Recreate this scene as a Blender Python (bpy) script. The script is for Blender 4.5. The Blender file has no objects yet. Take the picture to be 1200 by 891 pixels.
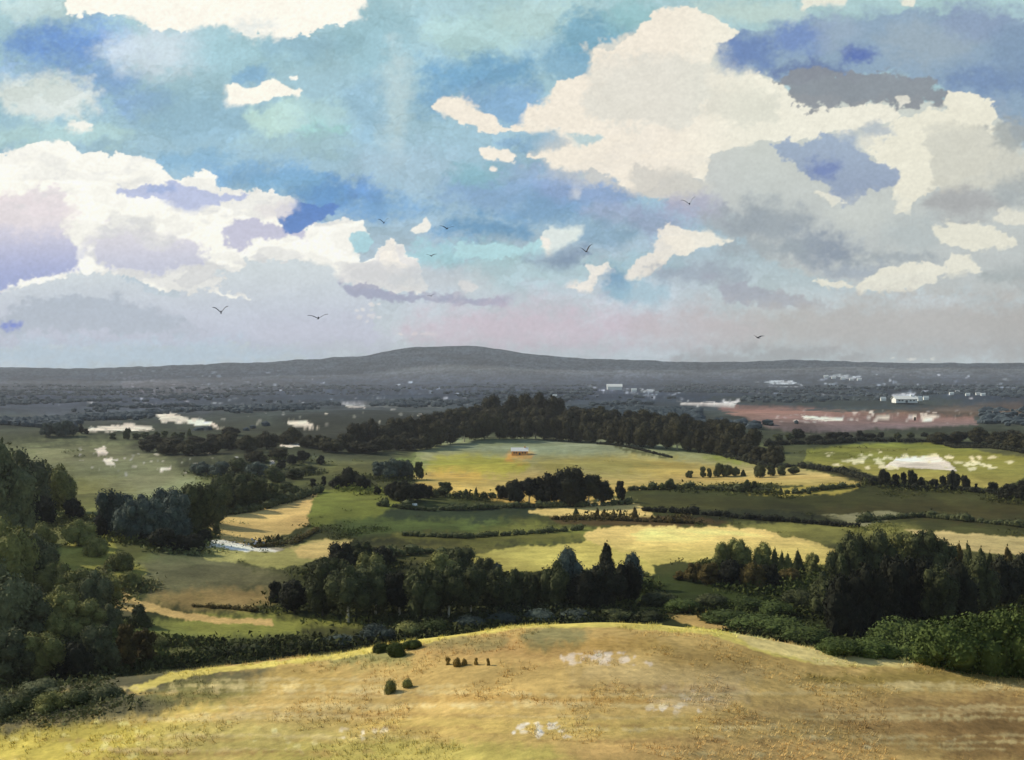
import bpy, math, random
import numpy as np
from mathutils import Vector, noise as mnoise

random.seed(7)
rng = np.random.default_rng(7)
scene = bpy.context.scene
COL = scene.collection

# ------------------------------------------------------------------ basics
CAM_H = 60.0            # metres above the valley floor
F = 1500.0              # focal length in survey units
U0, V0 = 600.0, 436.0   # survey units: bearing and dip below the horizon

def lin(c):
    c = np.asarray(c, float) / 255.0
    return np.where(c <= 0.04045, c / 12.92, ((c + 0.055) / 1.055) ** 2.4)

def smooth(a, b, x):
    t = np.clip((x - a) / (b - a), 0, 1)
    return t * t * (3 - 2 * t)

def _hash(ix, iy, seed):
    h = (ix.astype(np.int64) * 374761393 + iy.astype(np.int64) * 668265263 + seed * 1442695041) & 0xffffffff
    h = ((h ^ (h >> 13)) * 1274126177) & 0xffffffff
    h = h ^ (h >> 16)
    return (h & 0xffff) / 65535.0

def vnoise(x, y, seed=0):
    x = np.asarray(x, float); y = np.asarray(y, float)
    ix = np.floor(x); iy = np.floor(y)
    fx = x - ix; fy = y - iy
    fx = fx * fx * (3 - 2 * fx); fy = fy * fy * (3 - 2 * fy)
    a = _hash(ix, iy, seed); b = _hash(ix + 1, iy, seed)
    c = _hash(ix, iy + 1, seed); d = _hash(ix + 1, iy + 1, seed)
    return (a + (b - a) * fx + (c - a) * fy + (a - b - c + d) * fx * fy) * 2 - 1

def fbm(x, y, seed=0, octv=4):
    s = 0; amp = 0.5
    for k in range(octv):
        ca, sa = math.cos(.55 + .9 * k), math.sin(.55 + .9 * k)
        s = s + amp * vnoise((x * ca - y * sa) * 2 ** k + 17.3 * k, (x * sa + y * ca) * 2 ** k - 9.1 * k, seed + k * 13)
        amp *= 0.5
    return s

# polygon coverage with a ragged, softened rim
def sdist(X, Y, poly):
    n = len(poly)
    d = np.full(X.shape, 1e9); inside = np.zeros(X.shape, bool)
    for i in range(n):
        x0, y0 = poly[i]; x1, y1 = poly[(i + 1) % n]
        ex, ey = x1 - x0, y1 - y0
        L = ex * ex + ey * ey + 1e-9
        t = np.clip(((X - x0) * ex + (Y - y0) * ey) / L, 0, 1)
        dd = (X - x0 - t * ex) ** 2 + (Y - y0 - t * ey) ** 2
        d = np.minimum(d, dd)
        if y0 != y1:
            c = ((y0 > Y) != (y1 > Y)) & (X < ex * (Y - y0) / (y1 - y0) + x0)
            inside ^= c
    d = np.sqrt(d)
    return np.where(inside, d, -d)

def ell(cx, cy, rx, ry, n=20):
    return [(cx + rx * math.cos(2 * math.pi * i / n), cy + ry * math.sin(2 * math.pi * i / n)) for i in range(n)]

class Canvas:
    sv = None
    """colour field over flattened sample points X,Y"""
    def __init__(s, X, Y, base, wx, wy, nz):
        s.X, s.Y, s.C, s.wx, s.wy, s.nz = X, Y, base, wx, wy, nz
    def mask(s, poly, soft, warp):
        P = np.array(poly, float)
        m = soft * (1.8 if (s.sv is None or soft >= 7) else 5.5) + warp * 3.5 + 4
        bb = (s.X > P[:, 0].min() - m) & (s.X < P[:, 0].max() + m) & (s.Y > P[:, 1].min() - m) & (s.Y < P[:, 1].max() + m)
        idx = np.nonzero(bb)[0]
        if len(idx) == 0: return idx, np.zeros(0)
        x = s.X[idx] + warp * s.wx[idx]; y = s.Y[idx] + warp * s.wy[idx]
        d = sdist(x, y, poly) + (0.75 * min(warp, 6) + 0.25 * soft) * s.nz[idx]
        if s.sv is not None and soft < 7: soft = soft * s.sv[idx]
        return idx, smooth(-soft, soft, d)
    def lay(s, poly, col, a=1.0, soft=1.0, warp=5.0, col2=None, rim=0.0):
        idx, m = s.mask(poly, soft, warp)
        if len(idx) == 0: return idx, m
        c = lin(col)[None, :]
        if col2 is not None:
            ys = [p[1] for p in poly]
            t = smooth(min(ys), max(ys), s.Y[idx])[:, None]
            c = c * (1 - t) + lin(col2)[None, :] * t
        if rim:
            c = c * (1 - rim * (m * (1 - m) * 4)[:, None])
        k = (m * a)[:, None]
        s.C[idx] = s.C[idx] * (1 - k) + c * k
        return idx, m

# ------------------------------------------------------------------ scene helpers
def tag(o, label=None, cat=None, group=None, kind=None):
    if label: o['label'] = label
    if cat: o['category'] = cat
    if group: o['group'] = group
    if kind: o['kind'] = kind
    return o

def mesh_obj(name, verts, faces, mat=None, parent=None, smooth_sh=False):
    me = bpy.data.meshes.new(name)
    me.from_pydata(verts, [], faces); me.update()
    if mat: me.materials.append(mat)
    if smooth_sh: me.polygons.foreach_set('use_smooth', [True] * len(me.polygons))
    o = bpy.data.objects.new(name, me); COL.objects.link(o)
    if parent: o.parent = parent
    return o

def np_mesh(name, V, Q, colors=None, mat=None, smooth_sh=True):
    me = bpy.data.meshes.new(name)
    me.vertices.add(len(V)); me.vertices.foreach_set('co', V.astype(np.float32).ravel())
    k = Q.shape[1]
    me.loops.add(len(Q) * k); me.loops.foreach_set('vertex_index', Q.astype(np.int32).ravel())
    me.polygons.add(len(Q)); me.polygons.foreach_set('loop_start', (np.arange(len(Q)) * k).astype(np.int32))
    me.polygons.foreach_set('use_smooth', np.full(len(Q), smooth_sh))
    me.update(calc_edges=True)
    if colors is not None:
        at = me.attributes.new('tint', 'FLOAT_COLOR', 'POINT')
        cc = np.ones((len(V), 4), np.float32); cc[:, :3] = colors
        at.data.foreach_set('color', cc.ravel())
    if mat: me.materials.append(mat)
    o = bpy.data.objects.new(name, me); COL.objects.link(o)
    return o

def new_mat(name):
    m = bpy.data.materials.new(name); m.use_nodes = True
    return m, m.node_tree, m.node_tree.nodes['Principled BSDF']

# ------------------------------------------------------------------ terrain
_crest_px = [-300, 0, 100, 180, 260, 400, 480, 620, 720, 830, 950, 1070, 1200, 1500]
_crest_py = [836, 816, 800, 789, 781, 767, 749, 731, 729, 735, 762, 776, 787, 800]
_ridge_px = [-300, 0, 60, 110, 180, 300, 380, 430, 460, 480, 510, 560, 585, 610, 660, 760, 810, 850, 930, 1000, 1100, 1200, 1500]
_ridge_py = [428, 431, 432, 433, 430, 425, 420, 418, 412, 408, 406, 407, 410, 414, 419, 423, 426, 424, 423, 424, 426, 427, 429]
_uz = np.linspace(-0.9, 0.9, 241)
_zc = CAM_H - (np.interp(_uz * F + U0, _crest_px, _crest_py) - V0) * 123 / F

def height(x, y):
    x = np.asarray(x, float); y = np.asarray(y, float)
    ys = np.maximum(y, 30.0)
    u = np.clip(x / ys, -0.9, 0.9)
    h = fbm(x / 240, y / 170, 3, 3) * 13.0 * smooth(280, 800, y)
    h = h + fbm(x / 1300, y / 700, 9, 3) * 16 * smooth(1500, 4000, y) * (1 - smooth(5500, 7500, y))
    h = h + 9 * np.exp(-((x - 60) / 330) ** 2 - ((y - 1420) / 260) ** 2)       # wooded knoll
    h = h + 6 * np.exp(-((x + 150) / 60) ** 2 - ((y - 400) / 120) ** 2)        # rise at the left
    h = h + 5 * np.exp(-((x - 330) / 150) ** 2 - ((y - 860) / 120) ** 2)
    rp = np.interp(u * F + U0, _ridge_px, _ridge_py)
    R = CAM_H + (V0 - rp) * 9000 / F + fbm(u * 60, u * 0, 5, 4) * 9
    h = h + R * smooth(5200, 9000, y) ** 1.3 * (1 - 0.6 * smooth(9000, 11500, y))
    z = np.interp(u, _uz, _zc)
    hill = z + fbm(x / 22, y / 22, 21, 3) * 0.55
    k = smooth(123, 205, y)
    k = k ** 0.8
    return h * k + hill * (1 - k)

_g = np.exp(-(np.arange(-12, 13) / 5.0) ** 2); _g /= _g.sum()
def _sm(a): return np.convolve(np.pad(a, 12, mode='edge'), _g, 'valid')
_zc = _sm(_zc)
# tune the brow of the near hill so that its outline falls where it should
_ysamp = np.linspace(60, 215, 320)
for _ in range(4):
    tgt = _sm(np.interp(_uz * F + U0, _crest_px, _crest_py))
    Z = height(_uz[:, None] * _ysamp[None, :], np.broadcast_to(_ysamp[None, :], (len(_uz), len(_ysamp))))
    top = (V0 + (CAM_H - Z) * F / _ysamp[None, :]).min(axis=1)
    d = np.convolve(np.pad((top - tgt), 2, mode='edge'), np.ones(5) / 5, 'valid')
    _zc = _sm(_zc + d * 130 / F)

_yy = np.concatenate([np.linspace(50, 230, 900), 230 * (12000 / 230) ** np.linspace(0, 1, 2500)])
def ground_at(px, py):
    """where the line of sight (px,py) first meets the land"""
    u = (px - U0) / F
    hz = height(u * _yy, _yy)
    ray = CAM_H - (py - V0) * _yy / F
    w = np.nonzero(hz >= ray)[0]
    i = w[0] if len(w) else len(_yy) - 1
    y = _yy[i]
    return Vector((u * y, y, float(hz[i])))

# rows and columns of the land sheet
rows = np.concatenate([
    np.linspace(45, 76, 24, endpoint=False),
    1 / np.linspace(1 / 76, 1 / 137, 260, endpoint=False),
    np.linspace(137, 222, 34, endpoint=False),
    1 / np.linspace(1 / 222, 1 / 4600, 400, endpoint=False), np.linspace(4600, 9300, 130, endpoint=False), np.linspace(9300, 11500, 8, endpoint=False),
    np.array([11500, 12000])])
cols = np.concatenate([np.linspace(-0.9, -0.43, 60, endpoint=False), np.linspace(-0.43, 0.43, 1120, endpoint=False), np.linspace(0.43, 0.9, 61)])
NR, NC = len(rows), len(cols)
Yg = np.repeat(rows[:, None], NC, 1); Xg = cols[None, :] * Yg
Zg = height(Xg, Yg)
# small lumps on the surface so that raking light has something to catch
Zg = Zg + fbm(Xg / 6, Yg / 6, 61, 3) * 0.25 * (1 - smooth(400, 900, Yg))
PX = (U0 + F * Xg / Yg).ravel(); PY = (V0 + (CAM_H - Zg) * F / Yg).ravel()
Yf = Yg.ravel(); Xf = Xg.ravel()
# noise that rides on the ground (anisotropic: strips run across the valley)
lg = np.log(Yf) * 60
wx = fbm(PX / 38, lg / 5, 31, 3) * 1.3 + fbm(PX / 9, lg / 1.6, 32, 3) * 0.9
wy = fbm(PX / 60, lg / 6, 33, 3) * 0.75 + fbm(PX / 10, lg / 2, 34, 3) * 0.45

# base: green-brown valley, cooler far away
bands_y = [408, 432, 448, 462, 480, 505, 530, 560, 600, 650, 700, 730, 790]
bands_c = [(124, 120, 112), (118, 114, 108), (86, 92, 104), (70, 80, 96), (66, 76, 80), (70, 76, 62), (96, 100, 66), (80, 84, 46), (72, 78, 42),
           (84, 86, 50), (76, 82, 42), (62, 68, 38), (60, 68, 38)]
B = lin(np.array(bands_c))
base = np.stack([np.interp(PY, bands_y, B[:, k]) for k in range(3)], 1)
lnz = fbm(PX / 4.2, lg / 0.9, 35, 3) * 1.0 + fbm(PX / 14, lg / 2.6, 36, 2) * 1.1
L = Canvas(PX, PY, base, wx, wy, lnz)
valley = Yf > 200
near = ~valley
saveC = L.C.copy()

def fld(poly, col, **k):
    return L.lay(poly, col, **k)
FIELDS = []      # (mask over vertices) of fields that become ground pieces of their own
def field(poly, col, name='field', only=None, **k):
    idx, m = L.lay(poly, col, **k)
    full = np.zeros(len(PX), np.float32); full[idx] = m
    FIELDS.append((name, full, only))

# ---- soft washes
for e, c, a, s in [
    (ell(120, 545, 170, 26), (122, 128, 96), .8, 12), (ell(190, 570, 90, 16), (132, 140, 104), .8, 10),
    (ell(225, 528, 80, 16), (62, 66, 50), .85, 8), (ell(380, 525, 110, 16), (74, 80, 62), .8, 10),
    (ell(330, 560, 100, 14), (96, 102, 62), .8, 8),
    (ell(440, 500, 110, 22), (56, 60, 54), .8, 10),
    (ell(1000, 455, 240, 10), (62, 68, 66), .6, 8), (ell(980, 470, 150, 8), (72, 78, 64), .7, 6),
    (ell(160, 450, 200, 10), (104, 100, 96), .5, 8), (ell(120, 475, 160, 14), (78, 86, 104), .7, 8),
    (ell(400, 472, 200, 12), (72, 80, 88), .6, 8),
    (ell(1000, 592, 230, 16), (80, 80, 46), .9, 8), (ell(830, 585, 120, 8), (88, 94, 56), .8, 6),
    (ell(960, 622, 120, 14), (116, 116, 64), .9, 8), (ell(620, 625, 90, 12), (116, 122, 62), .85, 8),
    (ell(480, 610, 110, 22), (86, 102, 54), .9, 12), (ell(520, 645, 80, 12), (122, 118, 66), .8, 8),
    (ell(220, 680, 110, 22), (120, 116, 86), .9, 14), (ell(250, 705, 70, 12), (152, 132, 88), .8, 10),
    (ell(190, 655, 80, 16), (98, 106, 76), .8, 10),
    (ell(850, 705, 110, 26), (86, 100, 48), .9, 14), (ell(920, 715, 70, 22), (74, 92, 46), .8, 12),
    (ell(1100, 760, 130, 22), (78, 86, 44), .9, 12), (ell(640, 718, 160, 14), (70, 76, 58), .9, 8),
    (ell(60, 650, 120, 60), (98, 106, 60), .85, 18), (ell(30, 760, 110, 60), (86, 88, 62), .85, 18),
    (ell(110, 600, 60, 30), (104, 108, 72), .7, 14), (ell(300, 736, 150, 16), (136, 138, 70), .9, 8),
    (ell(300, 754, 130, 8), (86, 94, 58), .7, 6), (ell(180, 752, 60, 26), (112, 118, 66), .8, 10)]:
    fld(e, c, a=a, soft=s, warp=7)
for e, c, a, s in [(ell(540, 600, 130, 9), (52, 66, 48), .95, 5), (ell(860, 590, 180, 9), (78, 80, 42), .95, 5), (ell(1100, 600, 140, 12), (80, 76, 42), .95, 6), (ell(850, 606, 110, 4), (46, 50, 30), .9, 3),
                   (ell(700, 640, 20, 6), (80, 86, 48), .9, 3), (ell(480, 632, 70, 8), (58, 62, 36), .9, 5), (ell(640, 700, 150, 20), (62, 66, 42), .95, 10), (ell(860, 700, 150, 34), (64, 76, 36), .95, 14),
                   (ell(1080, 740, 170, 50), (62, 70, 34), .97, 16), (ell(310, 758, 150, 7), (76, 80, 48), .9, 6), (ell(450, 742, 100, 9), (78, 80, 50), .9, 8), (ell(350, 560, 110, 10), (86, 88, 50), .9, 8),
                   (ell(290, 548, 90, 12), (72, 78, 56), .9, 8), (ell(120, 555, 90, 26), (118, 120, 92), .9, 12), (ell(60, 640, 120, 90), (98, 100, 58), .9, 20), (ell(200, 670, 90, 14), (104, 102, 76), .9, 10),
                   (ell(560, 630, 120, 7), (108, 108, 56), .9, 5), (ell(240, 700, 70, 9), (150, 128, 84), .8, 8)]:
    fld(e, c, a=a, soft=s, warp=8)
# ---- far strips and pale patches
field([(832, 474), (900, 477), (980, 482), (1060, 484), (1140, 488), (1146, 498), (1040, 503), (950, 508), (900, 502), (868, 488)], (150, 112, 98), soft=2, warp=3, a=.95, col2=(118, 106, 112))
fld([(1010, 484), (1200, 470), (1200, 492), (1130, 488)], (110, 90, 76), a=.7, soft=4, warp=3)
fld([(940, 488), (990, 490), (987, 494), (942, 491)], (236, 226, 208), soft=.8, warp=2)
for q in [[(100, 503), (122, 500), (150, 497), (180, 501), (182, 504), (140, 505), (102, 506)],
          [(184, 486), (200, 484), (215, 489), (240, 495), (262, 500), (240, 499), (205, 495), (188, 494)],
          [(332, 496), (345, 492), (362, 495), (376, 502), (352, 502)],
          [(402, 473), (416, 471), (430, 472), (428, 478), (405, 477)],
          [(330, 522), (350, 521), (352, 524), (338, 526)],
          [(752, 456), (768, 458), (764, 461), (752, 460)],
          [(795, 472), (830, 473), (866, 471), (858, 475), (830, 476), (800, 474)],
          [(884, 449), (905, 446), (925, 446), (940, 451), (915, 452)],
          [(975, 440), (990, 439), (1008, 443), (990, 444)], [(1046, 462), (1072, 461), (1074, 470), (1050, 470)],
          [(1030, 488), (1042, 486), (1048, 492), (1034, 493)], [(1066, 489), (1075, 487), (1073, 491)], [(1078, 485), (1090, 486), (1100, 489), (1082, 493)],
          [(110, 528), (122, 525), (125, 531), (115, 536)], [(122, 538), (132, 537), (136, 546), (125, 545)],
          [(175, 550), (200, 548), (200, 552), (180, 552)], [(465, 494), (480, 495), (475, 497)], [(436, 495), (448, 496), (440, 498)],
          [(490, 487), (498, 488), (492, 490)], [(434, 512), (450, 514), (438, 515)]]:
    field(q, (236, 228, 208), name='chalk_patch', soft=.8, warp=2.6)
for n_, x0, x1, y0, y1 in ((150, 60, 560, 446, 500), (70, 130, 380, 430, 470), (60, 690, 800, 450, 470), (90, 960, 1200, 438, 466), (80, 900, 1195, 480, 497), (60, 90, 330, 520, 560), (30, 880, 1200, 455, 470)):
    for i in range(n_):
        cx, cy = random.uniform(x0, x1), random.triangular(y0, y1)
        fld(ell(cx, cy, random.uniform(.8, 3.2), random.uniform(.5, 1.1), 6), random.choice([(214, 210, 200), (180, 180, 176), (236, 228, 212)]), a=random.uniform(.3, .8), soft=.8, warp=1.5)
fld([(400, 473), (470, 468), (535, 470), (520, 478), (470, 478), (420, 477)], (120, 122, 120), a=.7, soft=1.5, warp=2)
fld([(145, 440), (205, 446), (275, 458), (270, 461), (190, 461), (145, 458)], (138, 126, 122), a=.6, soft=3, warp=4)
# ---- yellow-green hillside below the far wood
field([(480, 548), (490, 526), (520, 516), (560, 512), (620, 514), (700, 520), (780, 521), (850, 528), (872, 540), (900, 544), (960, 552),
       (1012, 565), (1000, 573), (900, 566), (840, 569), (785, 572), (738, 574), (700, 585), (640, 590), (600, 588), (540, 577), (500, 574), (484, 562)],
      (136, 148, 112), soft=1.2, warp=3, col2=(196, 170, 92))
for e, c, a in [(ell(560, 545, 60, 14), (166, 164, 66), .9), (ell(720, 545, 90, 12), (164, 154, 84), .8), (ell(650, 524, 130, 8), (138, 150, 124), .8),
                (ell(530, 560, 40, 8), (196, 168, 84), .8), (ell(800, 550, 60, 8), (180, 162, 88), .8), (ell(870, 535, 40, 7), (138, 148, 66), .8),
                (ell(608, 534, 16, 5), (212, 158, 76), .8), (ell(480, 545, 20, 10), (120, 134, 76), .8)]:
    fld(e, c, a=a, soft=6, warp=6)
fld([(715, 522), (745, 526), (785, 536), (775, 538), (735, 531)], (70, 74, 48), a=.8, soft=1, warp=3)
# ---- bright green field at the right
field([(942, 541), (946, 526), (1010, 519), (1100, 520), (1200, 536), (1290, 548), (1290, 570), (1200, 560), (1165, 574), (1060, 562), (1020, 556)],
      (122, 126, 58), soft=1.2, warp=2.5, col2=(150, 142, 76))
field([(1038, 547), (1050, 537), (1098, 535), (1112, 541), (1122, 552), (1085, 550), (1060, 549)], (238, 228, 210), name='chalk_patch', soft=.8, warp=1.8)
for i in range(46):
    cx = random.choice([random.gauss(1150, 30), random.gauss(1010, 25), random.uniform(960, 1200)])
    cy = random.gauss(537 + (cx - 950) * 0.03, 5)
    fld(ell(cx, cy, random.uniform(1.5, 7), random.uniform(1, 2.2), 8), (226, 220, 176), a=.85, soft=1, warp=3)
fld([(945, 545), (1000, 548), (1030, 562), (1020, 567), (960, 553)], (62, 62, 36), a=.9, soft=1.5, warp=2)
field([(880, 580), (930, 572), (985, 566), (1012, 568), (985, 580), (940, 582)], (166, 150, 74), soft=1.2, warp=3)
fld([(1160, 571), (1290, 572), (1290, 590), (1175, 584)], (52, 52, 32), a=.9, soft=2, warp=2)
# ---- ochre field and pale lane at the left
field([(236, 606), (262, 600), (300, 594), (335, 586), (356, 577), (374, 576), (372, 588), (360, 600), (360, 614), (335, 628), (300, 640), (262, 634), (244, 624)],
      (200, 172, 108), soft=1, warp=3)
field([(374, 574), (420, 571), (462, 576), (470, 590), (440, 606), (395, 612), (364, 624), (358, 604)], (106, 114, 54), soft=2.5, warp=4)
field([(233, 645), (262, 640), (310, 648), (350, 638), (382, 633), (412, 634), (404, 648), (380, 654), (352, 664), (320, 668), (280, 660), (240, 656)],
      (156, 152, 92), soft=1.2, warp=3)
fld([(340, 642), (382, 633), (412, 634), (404, 648), (372, 655), (350, 652)], (206, 182, 116), a=.9, soft=3, warp=3)
field([(238, 642), (241, 632), (262, 634), (300, 642), (336, 644), (322, 648), (280, 646), (256, 642)], (246, 240, 222), name='lane', soft=.8, warp=1.5)
fld([(330, 636), (362, 622), (358, 634), (330, 648), (305, 642)], (110, 104, 78), a=.8, soft=1.5, warp=3)
# ---- fields in the middle
field([(622, 601), (650, 592), (690, 588), (715, 584), (745, 590), (764, 600), (768, 606), (700, 607), (640, 606)], (206, 186, 116), soft=1, warp=2.5)
fld([(640, 606), (700, 606), (800, 604), (850, 612), (790, 618), (700, 616), (650, 614)], (92, 74, 48), a=.8, soft=2, warp=3)
field([(683, 628), (700, 620), (750, 616), (830, 617), (885, 620), (940, 632), (986, 646), (990, 662), (930, 662), (835, 656), (760, 662), (745, 672), (715, 660), (692, 648)],
      (210, 190, 118), soft=1, warp=3, col2=(188, 176, 96))
field([(552, 652), (600, 641), (650, 640), (690, 636), (740, 650), (765, 664), (768, 674), (735, 676), (690, 668), (640, 668), (600, 672), (560, 662)],
      (188, 178, 96), soft=1.2, warp=3)
field([(1060, 621), (1120, 624), (1200, 630), (1290, 634), (1290, 656), (1200, 652), (1140, 645), (1100, 634)], (180, 166, 112), soft=1.2, warp=2.5)
field([(964, 604), (1010, 602), (1035, 598), (1062, 604), (1040, 610), (1012, 618)], (134, 132, 102), soft=1.2, warp=2)
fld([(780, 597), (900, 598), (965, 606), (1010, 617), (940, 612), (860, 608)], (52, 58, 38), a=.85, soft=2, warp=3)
field([(776, 721), (800, 719), (830, 722), (850, 732), (880, 740), (830, 738), (795, 730)], (186, 160, 98), soft=1, warp=2)
# ---- left: ochre path and bright clearing
field([(134, 688), (150, 696), (162, 704), (200, 714), (250, 724), (318, 726), (322, 733), (262, 731), (200, 724), (172, 716), (160, 722), (140, 722), (134, 712)],
      (206, 176, 112), name='path', soft=1, warp=2.5)
field([(64, 668), (72, 642), (104, 622), (134, 634), (138, 650), (112, 668), (84, 678)], (140, 138, 70), soft=4, warp=5)
fld(ell(150, 672, 18, 14), (156, 150, 72), a=.8, soft=6, warp=5)
fld([(98, 748), (120, 728), (138, 734), (118, 752)], (168, 158, 108), a=.8, soft=4, warp=5)
# irregular growth over the whole valley floor
mot = fbm(Xf / 40, Yf / 40, 71, 4); mot2 = fbm(Xf / 9, Yf / 14, 72, 3)
L.C *= (1 + 0.32 * mot * smooth(250, 400, Yf) + 0.18 * mot2)[:, None]
L.C[:, 0] *= 1 + 0.12 * fbm(Xf / 70, Yf / 90, 74, 3)
# granular scatter far away (hedges, copses, roofs seen through air)
gr = vnoise(PX / 1.5, PY / 1.1, 77) * .6 + vnoise(PX / 3.1, PY / 1.6, 78) * .5
far_ = smooth(1500, 4000, Yf)
L.C *= (1 + 0.75 * gr * far_)[:, None]
L.C *= (1 - .16 * smooth(2500, 6000, Yf) * (1 - smooth(.25, .5, L.C.mean(1))))[:, None]
q_ = fbm(PX / 46, PY / 9, 79, 4); L.C *= (1 + .45 * q_ * far_)[:, None]
for k_ in range(3):      # tide-like patches of growth with a clear rim
    q_ = fbm(Xf / (30 + 60 * k_), Yf / (50 + 90 * k_), 140 + k_, 4)
    L.C *= (1 + .16 * (smooth(-.02, .03, q_) - .5))[:, None]
br_ = smooth(.14, .30, L.C.mean(1))[:, None]
L.C *= (1 - br_) * np.array([[1.10, 1.03, .82]]) + br_ * np.array([[1.03, .95, .86]])
dk = smooth(.035, .16, L.C.mean(1)); L.C *= (1 - (1 - dk) * .42 * (1 - smooth(1200, 2500, Yf)))[:, None]
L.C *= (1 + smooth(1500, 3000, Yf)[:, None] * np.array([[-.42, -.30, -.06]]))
L.C *= (1 - .34 * smooth(1800, 2600, Yf) * (1 - smooth(5600, 7200, Yf)) * (1 - smooth(.2, .4, L.C.mean(1))))[:, None]
valleyC = L.C.copy()

# ---- near hill: dry grass, painted separately
L.C = np.repeat(lin((192, 161, 95))[None, :], len(PX), 0)
for e, c, a, s in [
    (ell(60, 870, 240, 30), (186, 168, 78), .95, 14), (ell(330, 870, 170, 26), (186, 168, 96), .9, 18), (ell(480, 885, 200, 18), (176, 162, 84), .9, 12),
    (ell(300, 800, 110, 24), (182, 154, 86), .8, 16), (ell(180, 830, 80, 12), (204, 178, 92), .8, 10), (ell(20, 838, 60, 12), (196, 150, 84), .8, 8),
    (ell(620, 760, 130, 16), (192, 154, 92), .9, 12), (ell(780, 790, 110, 16), (190, 164, 108), .8, 14), (ell(900, 770, 130, 14), (166, 136, 76), .8, 12),
    (ell(640, 818, 150, 7), (162, 126, 66), .7, 6), (ell(620, 850, 220, 14), (194, 168, 92), .8, 12), (ell(860, 880, 200, 14), (196, 160, 96), .9, 10),
    (ell(820, 815, 60, 16), (196, 170, 122), .7, 10), (ell(1000, 835, 120, 18), (164, 136, 84), .8, 18), (ell(1130, 845, 140, 30), (150, 120, 72), .8, 26),
    (ell(1100, 795, 160, 10), (136, 118, 58), .8, 8), (ell(700, 758, 90, 8), (164, 134, 66), .6, 8), (ell(1160, 880, 60, 12), (130, 106, 62), .8, 14),
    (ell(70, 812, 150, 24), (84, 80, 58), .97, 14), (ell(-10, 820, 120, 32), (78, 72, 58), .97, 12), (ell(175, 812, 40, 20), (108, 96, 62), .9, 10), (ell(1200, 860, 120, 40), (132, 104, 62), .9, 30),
    (ell(650, 745, 40, 14), (124, 122, 80), .8, 10), (ell(420, 768, 60, 12), (132, 132, 80), .8, 12), (ell(540, 752, 50, 10), (140, 132, 84), .7, 10),
    (ell(200, 790, 60, 8), (112, 112, 62), .8, 8)]:
    fld(e, c, a=a, soft=s, warp=9)
# sunlit lip of the hill
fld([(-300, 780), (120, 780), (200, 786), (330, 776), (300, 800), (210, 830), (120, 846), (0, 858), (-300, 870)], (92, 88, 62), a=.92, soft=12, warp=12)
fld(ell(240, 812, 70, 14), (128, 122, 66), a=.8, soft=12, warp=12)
lip = [(150, 806), (200, 790), (260, 781), (330, 774), (400, 766), (470, 750), (540, 738), (620, 730), (720, 728), (830, 734), (900, 748), (960, 763), (1070, 774),
       (1072, 782), (1010, 782), (940, 776), (890, 764), (830, 744), (720, 735), (620, 736), (560, 742), (480, 757), (400, 772), (330, 780), (260, 788), (200, 798), (160, 812)]
field(lip, (206, 186, 96), name='field', only='near', soft=1.2, warp=2.2)
fld([(850, 738), (960, 760), (1075, 772), (1070, 783), (960, 778), (880, 758)], (220, 196, 128), a=.8, soft=2, warp=2)
# stony bare flecks
def flecks(n, cx, cy, sx, sy, c, r0, r1):
    for i in range(n):
        x = random.gauss(cx, sx); y = random.gauss(cy, sy)
        fld(ell(x, y, random.uniform(r0, r1), random.uniform(r0, r1) * .55, 8), c, a=random.uniform(.5, .95), soft=1.6, warp=3.5)
flecks(16, 700, 771, 18, 3, (226, 206, 176), 2, 7)
flecks(22, 632, 853, 22, 5, (238, 228, 204), 2, 5)
flecks(10, 428, 857, 14, 4, (230, 216, 180), 2, 6)
flecks(14, 800, 822, 22, 9, (220, 202, 168), 2, 7)
flecks(26, 130, 862, 80, 12, (212, 198, 120), 2, 6)
flecks(10, 740, 775, 20, 4, (214, 194, 164), 2, 5)
flecks(12, 1000, 865, 60, 8, (190, 176, 130), 1.5, 4)
flecks(9, 325, 868, 30, 6, (220, 208, 140), 2, 4)
for i in range(60):      # long wheel-worn streaks running across the slope
    x = random.uniform(100, 1150); y = random.uniform(795, 885); w = random.uniform(50, 220)
    fld([(x - w, y), (x, y - 2), (x + w, y + random.uniform(-4, 4)), (x, y + 2)], random.choice([(156, 124, 74), (212, 190, 128), (174, 146, 84), (206, 184, 126)]), a=.55, soft=2.4, warp=4)
st = fbm(Xf / 1.6, Yf / 3.4, 81, 4); st2 = fbm(Xf / 14, Yf / 6, 82, 4); st3 = fbm(Xf / 0.5, Yf / 1.0, 83, 2)
L.C *= (1 + 0.14 * st + 0.20 * st2 + 0.12 * st3)[:, None]
nearC = L.C.copy()
hid = smooth(140, 190, Yf)[:, None]
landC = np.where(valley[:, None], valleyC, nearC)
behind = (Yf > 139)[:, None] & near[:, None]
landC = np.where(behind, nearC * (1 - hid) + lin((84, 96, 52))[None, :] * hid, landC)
landC = np.clip(landC, 0.006, 0.85)

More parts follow.
